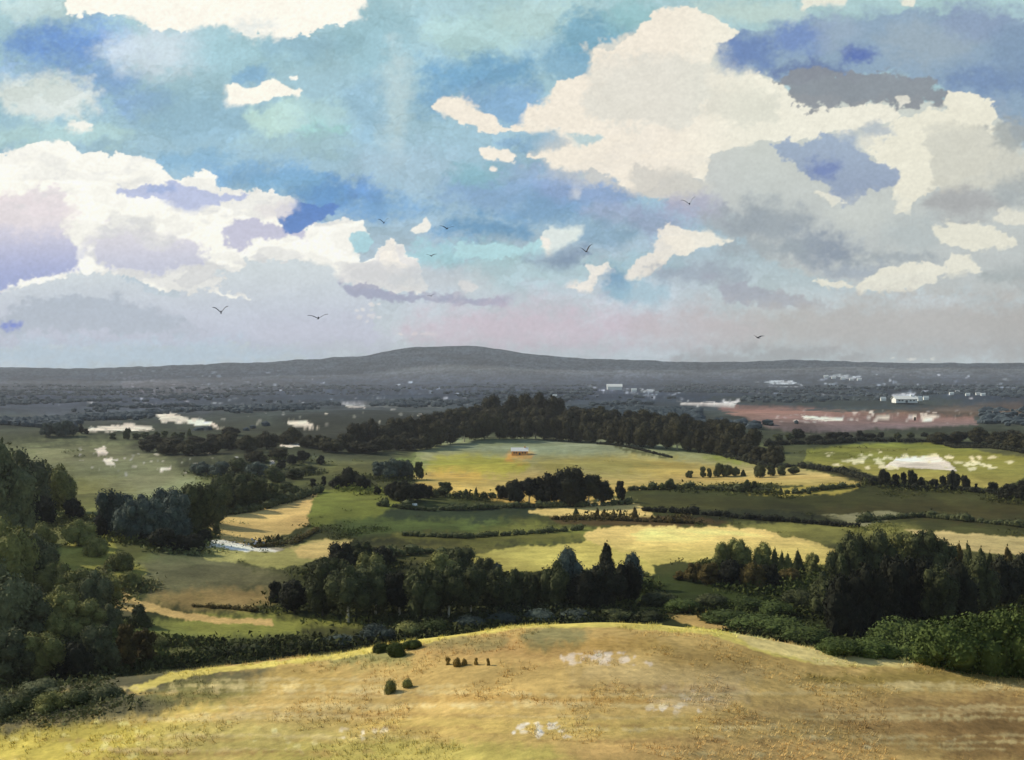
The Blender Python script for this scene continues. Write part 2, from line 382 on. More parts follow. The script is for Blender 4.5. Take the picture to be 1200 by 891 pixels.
# ------------------------------------------------------------------ land material
def land_mat():
    m, nt, b = new_mat('land')
    at = nt.nodes.new('ShaderNodeAttribute'); at.attribute_name = 'tint'
    tc = nt.nodes.new('ShaderNodeNewGeometry')
    n1 = nt.nodes.new('ShaderNodeTexNoise'); n1.inputs['Scale'].default_value = 1.1; n1.inputs['Detail'].default_value = 5; n1.inputs['Roughness'].default_value = .65
    n2 = nt.nodes.new('ShaderNodeTexNoise'); n2.inputs['Scale'].default_value = .16; n2.inputs['Detail'].default_value = 4
    for n in (n1, n2): nt.links.new(tc.outputs['Position'], n.inputs['Vector'])
    r1 = nt.nodes.new('ShaderNodeMapRange'); r1.inputs[3].default_value = .72; r1.inputs[4].default_value = 1.28
    r2 = nt.nodes.new('ShaderNodeMapRange'); r2.inputs[3].default_value = .8; r2.inputs[4].default_value = 1.2
    for r in (r1, r2): r.inputs[1].default_value = .25; r.inputs[2].default_value = .75
    nt.links.new(n1.outputs[0], r1.inputs[0]); nt.links.new(n2.outputs[0], r2.inputs[0])
    mu = nt.nodes.new('ShaderNodeMath'); mu.operation = 'MULTIPLY'
    nt.links.new(r1.outputs[0], mu.inputs[0]); nt.links.new(r2.outputs[0], mu.inputs[1])
    vm = nt.nodes.new('ShaderNodeVectorMath'); vm.operation = 'SCALE'
    nt.links.new(at.outputs['Color'], vm.inputs[0]); nt.links.new(mu.outputs[0], vm.inputs['Scale'])
    nt.links.new(vm.outputs[0], b.inputs['Base Color'])
    b.inputs['Roughness'].default_value = 1; b.inputs['Specular IOR Level'].default_value = .05
    bp = nt.nodes.new('ShaderNodeBump'); bp.inputs['Strength'].default_value = .5; bp.inputs['Distance'].default_value = .25
    nt.links.new(n1.outputs[0], bp.inputs['Height']); nt.links.new(bp.outputs[0], b.inputs['Normal'])
    return m
LAND = land_mat()

V = np.stack([Xf, Yf, Zg.ravel()], 1)
r_, c_ = np.meshgrid(np.arange(NR - 1), np.arange(NC - 1), indexing='ij')
i0 = (r_ * NC + c_).ravel()
Q = np.stack([i0, i0 + 1, i0 + 1 + NC, i0 + NC], 1)
owner = np.zeros(len(Q), int)
qy = Yf[Q[:, 0]]
for k, (nm, full, only) in enumerate(FIELDS):
    fm = full[Q].mean(1) > .5
    fm &= (qy < 139) if only == 'near' else (qy > 222)
    owner[fm] = k + 1
def sub(name, q):
    ids, inv = np.unique(q, return_inverse=True)
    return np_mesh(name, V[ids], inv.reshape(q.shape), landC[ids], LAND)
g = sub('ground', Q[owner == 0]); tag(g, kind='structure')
for k, (nm, full, only) in enumerate(FIELDS):
    q = Q[owner == k + 1]
    if len(q) > 3: tag(sub(nm, q), kind='structure')
# plain running on beyond what the sheet covers
m_, nt_, b_ = new_mat('plain'); b_.inputs['Base Color'].default_value = (.05, .06, .04, 1); b_.inputs['Roughness'].default_value = 1
n_ = nt_.nodes.new('ShaderNodeTexNoise'); n_.inputs['Scale'].default_value = 30
cr = nt_.nodes.new('ShaderNodeValToRGB'); cr.color_ramp.elements[0].color = (.03, .04, .025, 1); cr.color_ramp.elements[1].color = (.1, .1, .06, 1)
nt_.links.new(n_.outputs[0], cr.inputs[0]); nt_.links.new(cr.outputs[0], b_.inputs['Base Color'])
o = mesh_obj('terrain', [(-13000, -600, -14), (13000, -600, -14), (13000, 12300, -14), (-13000, 12300, -14)], [(0, 1, 2, 3)], m_)
tag(o, kind='structure')

# ------------------------------------------------------------------ sky backdrop (a curved vault standing beyond the haze)
su = np.concatenate([np.linspace(-1.2, -0.42, 40, endpoint=False), np.linspace(-0.42, 0.42, 1150, endpoint=False), np.linspace(0.42, 1.2, 41)])
sv = np.concatenate([np.linspace(-0.03, -0.002, 4, endpoint=False), np.linspace(-0.002, 0.30, 420, endpoint=False), np.linspace(0.30, 0.55, 20)])
SU, SV = np.meshgrid(su, sv); SUf, SVf = SU.ravel(), SV.ravel()
SX = U0 + F * SUf; SY = V0 - F * SVf
swx = fbm(SX / 34, SY / 26, 101, 3) * 1.5 + fbm(SX / 8, SY / 7, 102, 4) * 1.0
swy = fbm(SX / 34, SY / 26, 103, 3) * 1.3 + fbm(SX / 8, SY / 6, 104, 4) * 0.9
bc = lin(np.array([(170, 200, 208), (164, 196, 208), (150, 184, 204), (146, 176, 204), (168, 182, 200), (186, 194, 208), (190, 196, 208), (188, 198, 210)]))
sb = np.stack([np.interp(SY, [-200, 0, 120, 250, 310, 350, 400, 436], bc[:, k]) for k in range(3)], 1)
snz = fbm(SX / 3.6, SY / 3.0, 105, 3) * .75 + fbm(SX / 13, SY / 10, 106, 3) * 1.5
S = Canvas(SX, SY, sb, swx, swy, snz)
S.sv = 1 + 3.5 * smooth(.12, .4, fbm(SX / 60, SY / 40, 107, 3))
def w(poly, c, a=1., s=1.2, wp=5., c2=None, rim=0.): S.lay(poly, c, a=a, soft=s, warp=wp, col2=c2, rim=rim)
soft1 = [
 (85, 52, 78, 26, (92, 134, 214), .9, 24), (122, 92, 46, 26, (116, 152, 212), .8, 18), (165, 122, 36, 14, (124, 158, 210), .7, 14), (20, 85, 40, 14, (150, 180, 220), .7, 14),
 (50, 112, 62, 24, (220, 226, 222), .9, 12), (45, 10, 40, 18, (196, 218, 220), .8, 10), (180, 60, 62, 26, (198, 210, 222), .85, 18),
 (60, 158, 100, 12, (178, 210, 212), .7, 10), (240, 140, 70, 30, (138, 176, 206), .7, 20), (300, 60, 80, 24, (152, 190, 206), .7, 16), (360, 55, 50, 14, (140, 178, 206), .7, 12),
 (293, 88, 22, 10, (118, 162, 206), .8, 8), (350, 138, 62, 20, (190, 222, 216), .9, 10), (380, 155, 30, 7, (154, 214, 200), .9, 6), (350, 168, 70, 12, (156, 186, 198), .7, 8),
 (230, 190, 50, 14, (122, 166, 206), .8, 12), (300, 205, 60, 14, (110, 156, 206), .85, 12), (400, 120, 60, 50, (150, 184, 204), .6, 26), (440, 45, 50, 40, (142, 182, 202), .7, 20),
 (565, 84, 72, 24, (94, 144, 190), .9, 20), (515, 110, 34, 20, (106, 152, 198), .8, 18), (590, 118, 44, 26, (112, 150, 196), .85, 14), (560, 40, 60, 26, (170, 202, 206), .9, 12),
 (650, 22, 70, 20, (176, 204, 206), .8, 12), (700, 48, 44, 34, (104, 152, 186), .9, 14), (668, 80, 30, 20, (112, 154, 190), .8, 12), (740, 20, 30, 18, (140, 186, 198), .8, 12),
 (462, 120, 14, 80, (184, 204, 212), .75, 16), (430, 130, 20, 40, (134, 172, 204), .6, 14), (470, 200, 60, 30, (158, 184, 208), .7, 20),
 (408, 234, 44, 16, (78, 128, 206), .95, 14), (372, 228, 36, 20, (88, 140, 204), .9, 12), (335, 215, 40, 12, (112, 160, 206), .8, 10), (450, 242, 60, 14, (106, 150, 202), .85, 12),
 (600, 225, 80, 26, (118, 150, 198), .85, 18), (690, 225, 60, 26, (128, 148, 200), .85, 14), (570, 272, 60, 14, (88, 138, 190), .9, 12), (650, 250, 60, 16, (108, 146, 192), .85, 14),
 (560, 205, 34, 12, (120, 170, 188), .7, 10), (640, 168, 55, 12, (124, 160, 200), .85, 6), (620, 205, 50, 6, (150, 172, 212), .8, 5), (720, 250, 40, 14, (150, 160, 196), .8, 12),
 (770, 262, 26, 16, (134, 140, 180), .7, 12), (700, 275, 50, 18, (118, 148, 182), .8, 12), (540, 300, 90, 14, (150, 196, 210), .8, 8), (620, 318, 80, 20, (168, 194, 206), .8, 14),
 (470, 300, 26, 14, (158, 196, 212), .8, 8), (750, 310, 60, 12, (144, 178, 196), .7, 12)]
for cx, cy, rx, ry, c, a, s in soft1: w(ell(cx, cy, rx, ry), c, a, s, 9)
# backruns: the broken blotches of the blue
bl = fbm(SX / 70, SY / 45, 111, 4)
S.C *= (1 + 0.14 * bl)[:, None]
for k_, (a_, b_, am) in enumerate([(60, 34, .07), (34, 22, .06), (90, 60, .06)]):
    q_ = fbm(SX / a_, SY / b_, 130 + k_, 4)
    S.C *= (1 + am * (smooth(-.01, .02, q_) - .5) + am * .8 * np.exp(-(q_ / .02) ** 2) * -1)[:, None]
def calm(C, k, lift):
    l = (C @ np.array([.2126, .7152, .0722]))[:, None]
    C = l + (C - l) * k
    return C * (1 - lift) + lift * np.array([[.80, .80, .76]])
S.C = calm(S.C, 1.0, .03) ** np.array([.97, .88, .97])
WL = (254, 252, 240); WR = (240, 231, 214)
# top left white
w([(74, -60), (76, 4), (84, 15), (140, 18), (160, 26), (185, 37), (215, 36), (240, 34), (262, 30), (290, 42), (330, 46), (362, 43), (374, 31), (395, 32), (425, 18), (446, -60)], (253, 248, 234))
w(ell(300, 32, 26, 10), (218, 226, 224), .7, 8, 6)
w([(262, 97), (275, 98), (285, 101), (300, 103), (312, 96), (320, 92), (332, 102), (355, 108), (350, 115), (318, 115), (292, 120), (266, 124), (265, 110)], (252, 247, 232), 1, 1.2, 3)
w(ell(344, 92, 5, 3), (245, 244, 234), 1, 1, 3); w(ell(95, 148, 14, 4), (246, 244, 232), .9, 2, 4)
# left cloud bank
w([(-300, 176), (0, 180), (28, 174), (50, 165), (85, 170), (108, 182), (130, 184), (133, 176), (150, 181), (180, 188), (195, 205), (206, 212), (245, 201), (252, 210), (252, 218), (290, 228),
   (322, 227), (340, 238), (345, 246), (335, 258), (338, 270), (372, 264), (402, 258), (424, 262), (428, 274), (412, 284), (424, 306), (440, 300), (455, 282), (466, 281), (484, 303), (500, 340),
   (470, 347), (430, 340), (395, 330), (340, 340), (290, 352), (230, 346), (140, 326), (0, 345), (-300, 345)], WL, 1, 1.1, 5)
w([(140, 220), (176, 217), (205, 214), (250, 225), (296, 231), (276, 238), (250, 240), (218, 252), (188, 236)], (180, 190, 222), .95, 1.5, 4)
w(ell(190, 222, 14, 6), (150, 172, 216), .7, 4, 4)
w([(-200, 235), (0, 235), (65, 217), (84, 228), (72, 250), (66, 275), (96, 290), (92, 312), (60, 322), (30, 330), (0, 340), (-200, 340)], (232, 224, 224), .95, 4, 6, c2=(146, 160, 208))
w(ell(30, 250, 60, 22), (230, 220, 222), .8, 14, 7)
w([(104, 282), (140, 262), (165, 265), (184, 284), (206, 280), (240, 292), (240, 316), (200, 318), (150, 322), (110, 308)], (220, 216, 224), .95, 5, 7, c2=(188, 192, 212))
w([(256, 264), (300, 258), (318, 264), (350, 268), (362, 270), (356, 282), (330, 278), (300, 286), (280, 292), (264, 284)], (192, 192, 214), .95, 3, 6)
w([(322, 246), (346, 240), (398, 240), (388, 254), (360, 262), (352, 272), (338, 276), (330, 262)], (86, 130, 196), .95, 1.5, 4)
w(ell(320, 247, 22, 9), (240, 232, 228), .8, 4, 5)
w([(410, 276), (426, 270), (438, 284), (430, 298), (416, 296)], (164, 208, 218), .95, 1.2, 3)
# grey-blue lower left
w([(-300, 345), (0, 341), (40, 332), (64, 326), (100, 320), (128, 320), (148, 330), (176, 340), (212, 352), (222, 330), (250, 322), (280, 318), (288, 305), (330, 306), (380, 312), (400, 330), (430, 345),
   (440, 400), (300, 405), (-300, 405)], (202, 212, 216), .97, 1.6, 6, c2=(188, 194, 212))
for q in [[(206, 330), (230, 322), (262, 326), (250, 336), (222, 344)], [(240, 338), (270, 340), (295, 350), (270, 353)], [(24, 332), (60, 322), (66, 328), (30, 336)], [(96, 312), (110, 306), (124, 318), (100, 320)]]:
    w(q, WL, .9, 1.5, 5)
w([(-300, 372), (0, 370), (40, 350), (120, 342), (180, 362), (242, 386), (170, 391), (40, 386), (-300, 390)], (166, 178, 192), .75, 4, 6)
w(ell(10, 379, 8, 4), (84, 112, 206), .9, 4, 4)
# central small clouds
w([(396, 326), (412, 312), (438, 304), (455, 283), (465, 281), (486, 306), (492, 342), (470, 346), (440, 334), (412, 340)], (226, 224, 222), .85, 2, 5)
w([(446, 290), (460, 281), (470, 300), (482, 326), (494, 342), (472, 344), (458, 320), (444, 306)], (246, 240, 228), .95, 1.5, 5)
w([(480, 269), (490, 262), (498, 254), (506, 262), (502, 272), (486, 274)], (242, 240, 228), 1, 1, 2.5)
w([(528, 300), (534, 284), (560, 286), (610, 290), (632, 280), (660, 276), (650, 296), (606, 299), (570, 302), (545, 308)], (172, 214, 220), .95, 1.4, 4)
w([(634, 272), (640, 267), (684, 267), (678, 282), (662, 292), (644, 299), (634, 290)], (222, 232, 226), .97, 1.2, 4)
w([(630, 276), (646, 280), (642, 298), (636, 290)], (246, 240, 226), .95, 1, 3)
w([(612, 306), (650, 297), (690, 284), (692, 300), (668, 316), (640, 314)], (112, 134, 164), .8, 3, 5)
w([(398, 334), (430, 333), (470, 345), (520, 346), (598, 350), (588, 358), (500, 353), (450, 354), (410, 347)], (152, 156, 182), .85, 2, 4)
w(ell(548, 334, 9, 5), (236, 230, 222), .9, 1.5, 4)
for x in (469, 487, 497, 506): w(ell(x, 391, 4.5, 1.6, 8), (248, 244, 236), .95, .8, 2)
for i in range(14): w(ell(random.uniform(418, 444), random.uniform(352, 378), 2.5, 1.5, 8), (226, 224, 222), .8, 1, 2)
# right cloud bank: grey body first
w([(690, 60), (770, 30), (860, 40), (925, 110), (1100, 120), (1170, 118), (1215, 170), (1500, 180), (1500, 345), (1200, 345), (1100, 345), (1000, 340), (900, 305), (850, 262), (790, 240), (740, 222), (640, 195), (620, 183), (700, 130)],
  (212, 212, 202), .97, 5, 7, c2=(188, 191, 193))
w([(840, 62), (856, 44), (880, 34), (950, 18), (1100, 12), (1300, 30), (1300, 150), (1200, 170), (1166, 132), (1112, 112), (1090, 92), (960, 86), (920, 102), (900, 90), (872, 84), (848, 92)], (134, 160, 192), .9, 4, 6)
for cx, cy, rx, ry, c, a, s in [(878, 62, 34, 20, (98, 130, 190), .9, 14), (935, 40, 30, 22, (104, 136, 202), .8, 14), (1005, 62, 18, 11, (80, 110, 188), .9, 9), (950, 82, 46, 9, (92, 116, 172), .8, 8),
                                (1090, 50, 60, 24, (152, 170, 188), .8, 16), (1150, 25, 50, 22, (134, 154, 190), .8, 14), (1160, 92, 50, 20, (108, 138, 186), .85, 14), (980, 35, 30, 22, (150, 170, 196), .7, 12),
                                (880, 14, 70, 14, (188, 210, 204), .8, 10), (1190, 60, 30, 30, (120, 148, 184), .7, 14)]:
    w(ell(cx, cy, rx, ry), c, a, s, 7)
w([(938, -20), (940, 8), (965, 6), (990, 7), (995, -20)], (238, 230, 214), .9, 2, 4); w([(1055, -20), (1056, 6), (1070, 8), (1082, -20)], (238, 230, 214), .9, 1.5, 3)
w([(510, 123), (522, 114), (545, 113), (553, 122), (572, 134), (590, 144), (612, 145), (622, 124), (645, 119), (650, 96), (665, 91), (694, 89), (697, 60), (715, 61), (738, 46), (756, 24), (790, 8), (830, 16), (850, 26),
   (864, 38), (852, 46), (838, 52), (832, 78), (866, 92), (880, 82), (902, 96), (918, 103), (932, 120), (955, 128), (1012, 121), (1034, 121), (1056, 134), (1052, 142), (1000, 154), (950, 164), (905, 165), (868, 172), (832, 180),
   (826, 214), (805, 208), (790, 205), (762, 222), (742, 222), (700, 199), (650, 196), (618, 184), (650, 178), (668, 168), (662, 158), (640, 154), (600, 155), (560, 153), (536, 144), (524, 132)], WR, 1, 1.1, 4.5)
w([(708, 72), (740, 64), (800, 66), (838, 76), (836, 120), (800, 150), (760, 150), (700, 140), (680, 118), (690, 90)], (222, 219, 207), .9, 6, 8)
w([(840, 96), (880, 104), (910, 112), (912, 142), (860, 148), (830, 130)], (222, 217, 203), .85, 4, 7)
w([(740, 195), (780, 198), (830, 216), (826, 236), (770, 236), (744, 222)], (206, 203, 194), .9, 3, 5)
w([(666, 156), (690, 157), (706, 162), (690, 172), (672, 166)], (176, 202, 206), .9, 2, 4)
w([(560, 176), (580, 171), (606, 184), (598, 191), (566, 186)], (244, 236, 220), 1, 1, 3); w(ell(577, 198, 5, 3), (240, 232, 220), 1, 1, 2)
w(ell(675, 226, 6, 6, 8), (200, 206, 214), .8, 1.5, 2)
w([(908, 98), (930, 84), (960, 80), (1040, 86), (1092, 96), (1112, 110), (1108, 128), (1085, 122), (1062, 130), (1040, 120), (1010, 121), (955, 128), (930, 119), (920, 104)], (136, 140, 152), .93, 2.2, 7)
w([(1050, 112), (1064, 112), (1066, 120), (1054, 127)], (226, 218, 206), .95, 1, 2.5)
w([(1040, 148), (1060, 138), (1085, 130), (1108, 126), (1114, 108), (1140, 110), (1166, 123), (1160, 145), (1172, 172), (1150, 205), (1085, 228), (1066, 235), (1062, 252), (1048, 254), (1046, 222), (1056, 206), (1036, 196), (1010, 172), (1004, 162)],
  (236, 227, 208), 1, 1.3, 5)
w([(1085, 150), (1120, 142), (1165, 150), (1215, 190), (1215, 230), (1120, 226), (1086, 222), (1088, 180)], (208, 203, 191), .9, 4, 7)
w(ell(1185, 155, 26, 18), (160, 164, 166), .8, 8, 7)
w([(905, 166), (950, 165), (998, 161), (1006, 176), (1032, 190), (1056, 201), (1046, 214), (1012, 230), (992, 238), (968, 218), (950, 205), (925, 192)], (152, 170, 200), .95, 2.2, 7, c2=(142, 158, 192))
w(ell(965, 197, 18, 9), (100, 124, 190), .8, 8, 5); w(ell(1025, 155, 20, 8), (176, 184, 196), .85, 4, 5)
w([(952, 220), (980, 226), (994, 236), (975, 240)], (232, 224, 208), .9, 1.5, 4)
for cx, cy, rx, ry, c, a, s in [(815, 245, 36, 14, (168, 170, 196), .8, 12), (860, 262, 40, 14, (160, 168, 176), .8, 12), (905, 262, 50, 22, (146, 156, 170), .8, 16), (960, 290, 50, 18, (128, 142, 166), .85, 14),
                                (900, 290, 60, 14, (156, 166, 176), .8, 12), (1130, 240, 50, 18, (166, 164, 168), .85, 14), (1195, 225, 30, 20, (162, 168, 174), .8, 12), (1070, 275, 34, 20, (178, 186, 190), .7, 14),
                                (1050, 305, 60, 8, (150, 160, 172), .7, 7), (1190, 325, 44, 9, (156, 164, 168), .85, 5), (1010, 250, 40, 20, (202, 204, 200), .7, 16), (1000, 320, 40, 10, (150, 162, 182), .7, 8)]:
    w(ell(cx, cy, rx, ry), c, a, s, 8)
w([(734, 324), (742, 312), (768, 288), (772, 270), (782, 264), (828, 270), (856, 282), (832, 290), (788, 302), (770, 318), (750, 326)], (240, 232, 216), .97, 1.3, 4)
w([(664, 340), (690, 326), (688, 312), (714, 308), (722, 318), (700, 326), (696, 344), (674, 342)], (240, 234, 222), .95, 1.3, 3.5)
w([(1092, 268), (1112, 260), (1150, 264), (1180, 276), (1192, 290), (1140, 291), (1106, 286)], (232, 224, 206), .95, 1.6, 4); w(ell(1190, 256, 30, 8), (226, 219, 204), .9, 2.5, 4)
w([(948, 330), (960, 325), (1000, 337), (1032, 316), (1070, 310), (1110, 314), (1118, 298), (1136, 300), (1150, 318), (1100, 326), (1072, 340), (1012, 343), (975, 339)], (234, 226, 209), .97, 1.4, 4)
w(ell(722, 335, 16, 20), (98, 150, 186), .8, 8, 6); w(ell(745, 345, 40, 14), (150, 188, 204), .7, 10, 6); w(ell(820, 320, 60, 12), (152, 164, 180), .8, 10, 7)
w([(830, 326), (940, 346), (972, 358), (900, 362), (850, 352)], (160, 162, 180), .8, 3, 5)
# grey bellies and thin veils inside the white banks
v_ = fbm(SX / 55, SY / 26, 160, 4) + .10 * np.sin(SX / 37)
lum = S.C.min(1)
kk = (smooth(.02, .2, v_) * .55 + .25 * smooth(-.02, .0, fbm(SX / 30, SY / 14, 161, 4))) * smooth(.6, .78, lum) * smooth(70, 330, SY)
S.C = S.C * (1 - kk[:, None]) + lin((204, 206, 208))[None, :] * kk[:, None]
# murk along the bottom
for cx, cy, rx, ry, c, a, s in [(620, 385, 150, 24, (200, 184, 196), .85, 24), (520, 330, 60, 14, (196, 202, 206), .6, 12), (1080, 385, 260, 36, (182, 174, 172), .9, 26), (820, 385, 80, 22, (190, 180, 184), .8, 22),
                                (120, 414, 260, 14, (186, 208, 224), .9, 12), (380, 395, 80, 20, (192, 196, 212), .8, 18), (900, 420, 120, 8, (160, 158, 160), .7, 8), (1350, 385, 200, 50, (176, 170, 168), .9, 26)]:
    w(ell(cx, cy, rx, ry), c, a, s, 6)
for x in (1047, 1066, 1070, 1084, 1092, 434): w(ell(x, 421, 3, 1.5, 8), (236, 230, 222), .8, 1, 2)
S.C *= (1 + 0.05 * fbm(SX / 24, SY / 14, 121, 4) + 0.035 * vnoise(SX / 2.2, SY / 2.2, 122) + 0.03 * vnoise(SX / 5, SY / 3, 123))[:, None]
_k = smooth(760, 900, SX)[:, None]; S.C = calm(S.C, .84, 0) * _k + S.C * (1 - _k)
S.C *= 1 + _k * np.array([[-.03, .015, -.02]])
dl = S.C.max(1) - S.C.min(1)
paper = fbm(SX / 3.0, SY / 2.4, 124, 2)
S.C *= (1.05 + paper * (.035 + .22 * np.clip(dl, 0, .3)))[:, None]
S.C = calm(S.C, .93, 0)
skyC = np.clip(S.C, 0, 1)
SD = 15500.0
inv = 1 / np.sqrt(1 + SUf ** 2 + SVf ** 2)
SVt = np.stack([SUf * inv * SD, inv * SD, CAM_H + SVf * inv * SD], 1)
r_, c_ = np.meshgrid(np.arange(len(sv) - 1), np.arange(len(su) - 1), indexing='ij')
j0 = (r_ * len(su) + c_).ravel()
SQ = np.stack([j0, j0 + 1, j0 + 1 + len(su), j0 + len(su)], 1)
sm = bpy.data.materials.new('sky_air'); sm.use_nodes = True
nt = sm.node_tree; nt.nodes.clear()
out = nt.nodes.new('ShaderNodeOutputMaterial'); em = nt.nodes.new('ShaderNodeEmission'); at = nt.nodes.new('ShaderNodeAttribute'); at.attribute_name = 'tint'
nt.links.new(at.outputs['Color'], em.inputs['Color']); nt.links.new(em.outputs[0], out.inputs['Surface'])
em.inputs['Strength'].default_value = 1.0
try: sm.cycles.emission_sampling = 'NONE'
except Exception: pass
so = np_mesh('sky', SVt, SQ, skyC, sm); tag(so, kind='structure')

# ------------------------------------------------------------------ trees
def leaf_mat(name, c1, c2):
    m, nt, b = new_mat(name)
    g = nt.nodes.new('ShaderNodeNewGeometry'); oi = nt.nodes.new('ShaderNodeObjectInfo')
    n = nt.nodes.new('ShaderNodeTexNoise'); n.inputs['Scale'].default_value = .55; n.inputs['Detail'].default_value = 4; n.inputs['Roughness'].default_value = .7
    nt.links.new(g.outputs['Position'], n.inputs['Vector'])
    cr = nt.nodes.new('ShaderNodeValToRGB'); cr.color_ramp.elements[0].position = .35; cr.color_ramp.elements[1].position = .68
    cr.color_ramp.elements[0].color = (*lin(c1), 1); cr.color_ramp.elements[1].color = (*lin(c2), 1)
    nt.links.new(n.outputs[0], cr.inputs[0])
    mr = nt.nodes.new('ShaderNodeMapRange'); mr.inputs[3].default_value = .75; mr.inputs[4].default_value = 1.3
    nt.links.new(oi.outputs['Random'], mr.inputs[0])
    vm = nt.nodes.new('ShaderNodeVectorMath'); vm.operation = 'SCALE'
    nt.links.new(cr.outputs[0], vm.inputs[0]); nt.links.new(mr.outputs[0], vm.inputs['Scale'])
    nt.links.new(vm.outputs[0], b.inputs['Base Color'])
    b.inputs['Roughness'].default_value = .9; b.inputs['Specular IOR Level'].default_value = .1
    return m
LM = {
 'black': leaf_mat('leaf_black', (32, 33, 22), (50, 50, 31)),
 'dark': leaf_mat('leaf_dark', (56, 60, 36), (92, 94, 54)),
 'olive': leaf_mat('leaf_olive', (92, 94, 50), (138, 134, 74)),
 'green': leaf_mat('leaf_green', (50, 58, 28), (70, 78, 36)),
 'blue': leaf_mat('leaf_blue', (60, 68, 60), (88, 96, 80)),
 'brown': leaf_mat('leaf_brown', (66, 56, 28), (100, 86, 42)),
 'moss': leaf_mat('leaf_moss', (72, 76, 50), (112, 112, 74)),
 'deep': leaf_mat('leaf_deep', (66, 78, 36), (88, 98, 46)),
 'straw': leaf_mat('leaf_straw', (112, 92, 44), (150, 126, 66)),
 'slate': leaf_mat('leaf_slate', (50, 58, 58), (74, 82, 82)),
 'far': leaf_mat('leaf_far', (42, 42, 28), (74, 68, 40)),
}
TONE = {'black': 'near-black', 'dark': 'dark green', 'olive': 'olive', 'green': 'green', 'blue': 'blue-grey', 'brown': 'brown', 'far': 'dark hazy', 'straw': 'straw-brown', 'moss': 'moss-green', 'deep': 'deep green', 'slate': 'slate'}
def bark(name, c):
    m, nt, b = new_mat(name)
    n = nt.nodes.new('ShaderNodeTexNoise'); n.inputs['Scale'].default_value = 3; n.inputs['Detail'].default_value = 4
    cr = nt.nodes.new('ShaderNodeValToRGB'); cr.color_ramp.elements[0].color = (*(lin(c) * .6), 1); cr.color_ramp.elements[1].color = (*(lin(c) * 1.25), 1)
    g = nt.nodes.new('ShaderNodeNewGeometry'); nt.links.new(g.outputs['Position'], n.inputs['Vector'])
    nt.links.new(n.outputs[0], cr.inputs[0]); nt.links.new(cr.outputs[0], b.inputs['Base Color']); b.inputs['Roughness'].default_value = .95
    return m
BARK = bark('bark_dark', (84, 76, 60)); PALEBARK = bark('bark_pale', (190, 180, 150))

ICO_V, ICO_F = [], []
def _ico():
    import bmesh
    bm = bmesh.new(); bmesh.ops.create_icosphere(bm, subdivisions=2, radius=1)
    v = [tuple(x.co) for x in bm.verts]; f = [tuple(q.index for q in p.verts) for p in bm.faces]
    bm.free(); return np.array(v), f
ICO_V, ICO_F = _ico()

def crown_mesh(name, kind, seed):
    """unit crown: x,y within about +-0.5, z 0..1"""
    r = random.Random(seed)
    V, Fc = [], []
    lobes = []
    if kind == 'round':
        for i in range(11):
            a = r.uniform(0, 6.28); z = r.uniform(.26, .78)
            k = .30 * math.sqrt(max(0, 1 - ((z - .45) / .52) ** 2))
            lobes.append((math.cos(a) * k, math.sin(a) * k, z, r.uniform(.15, .24)))
        lobes.append((0, 0, .5, .32)); lobes.append((r.uniform(-.1, .1), 0, .80, .17))
        lobes.append((r.uniform(-.15, .15), 0, .3, .24))
    elif kind == 'tall':
        for i in range(11):
            a = r.uniform(0, 6.28); z = r.uniform(.15, .85)
            k = .24 * math.sqrt(max(0, 1 - ((z - .45) / .55) ** 2))
            lobes.append((math.cos(a) * k, math.sin(a) * k, z, r.uniform(.12, .19)))
        lobes.append((0, 0, .35, .24)); lobes.append((0, 0, .6, .22)); lobes.append((r.uniform(-.05, .05), 0, .84, .13))
    elif kind == 'cone':
        n = 9
        for i in range(n):
            t = i / (n - 1); R = .40 * (1 - t) ** .8 + .04
            for j in range(3 if t < .8 else 1):
                a = r.uniform(0, 6.28)
                lobes.append((math.cos(a) * R * .4, math.sin(a) * R * .4, .08 + t * .84, R * .68))
    elif kind == 'bush':
        for i in range(11):
            a = r.uniform(0, 6.28); k = r.uniform(.1, .36)
            lobes.append((math.cos(a) * k, math.sin(a) * k, r.uniform(.22, .62 - k * .5), r.uniform(.16, .27)))
        lobes.append((0, 0, .42, .34))
    zs = 1.0
    for (x, y, z, R) in lobes:                      # dense inner foliage
        b = len(V)
        for v in ICO_V:
            p = Vector(v); nn = mnoise.noise(p * 2.2 + Vector((x * 9 + seed, y * 9, z * 9)))
            q = p * R * (.84 + .30 * nn)
            V.append((x + q.x, y + q.y, max(0.0, z + q.z * zs)))
        Fc += [tuple(b + i for i in f) for f in ICO_F]
    nleaf = 2600 if kind != 'cone' else 2000
    s0 = .021
    L_ = lobes; wts = [R * R for *_, R in L_]
    made = 0
    while made < nleaf:                              # leaf sprays standing off the lobes
        x, y, z, R = r.choices(L_, wts)[0]
        d = Vector((r.gauss(0, 1), r.gauss(0, 1), r.gauss(0, 1))).normalized()
        p = Vector((x, y, z)) + d * R * r.uniform(.86, 1.16)
        if p.z < .01: continue
        if any((p - Vector((a, b, c))).length < q * .8 for a, b, c, q in L_): continue
        made += 1
        s = s0 * r.uniform(.6, 1.7)
        t1 = Vector((r.gauss(0, 1), r.gauss(0, 1), r.gauss(0, .7))).normalized(); t2 = d.cross(t1)
        if t2.length < .1: continue
        t2.normalize(); t2 = (t2 + d * r.uniform(-.6, .6)) * .8
        b = len(V)
        for q in (p - t1 * s, p - t2 * s * .7 + t1 * s * .2, p + t1 * s * 1.1, p + t2 * s * .8):
            V.append(tuple(q))
        Fc.append((b, b + 1, b + 2, b + 3))
    me = bpy.data.meshes.new(name); me.from_pydata(V, [], Fc); me.update()
    me.materials.append(LM['dark'])
    return me

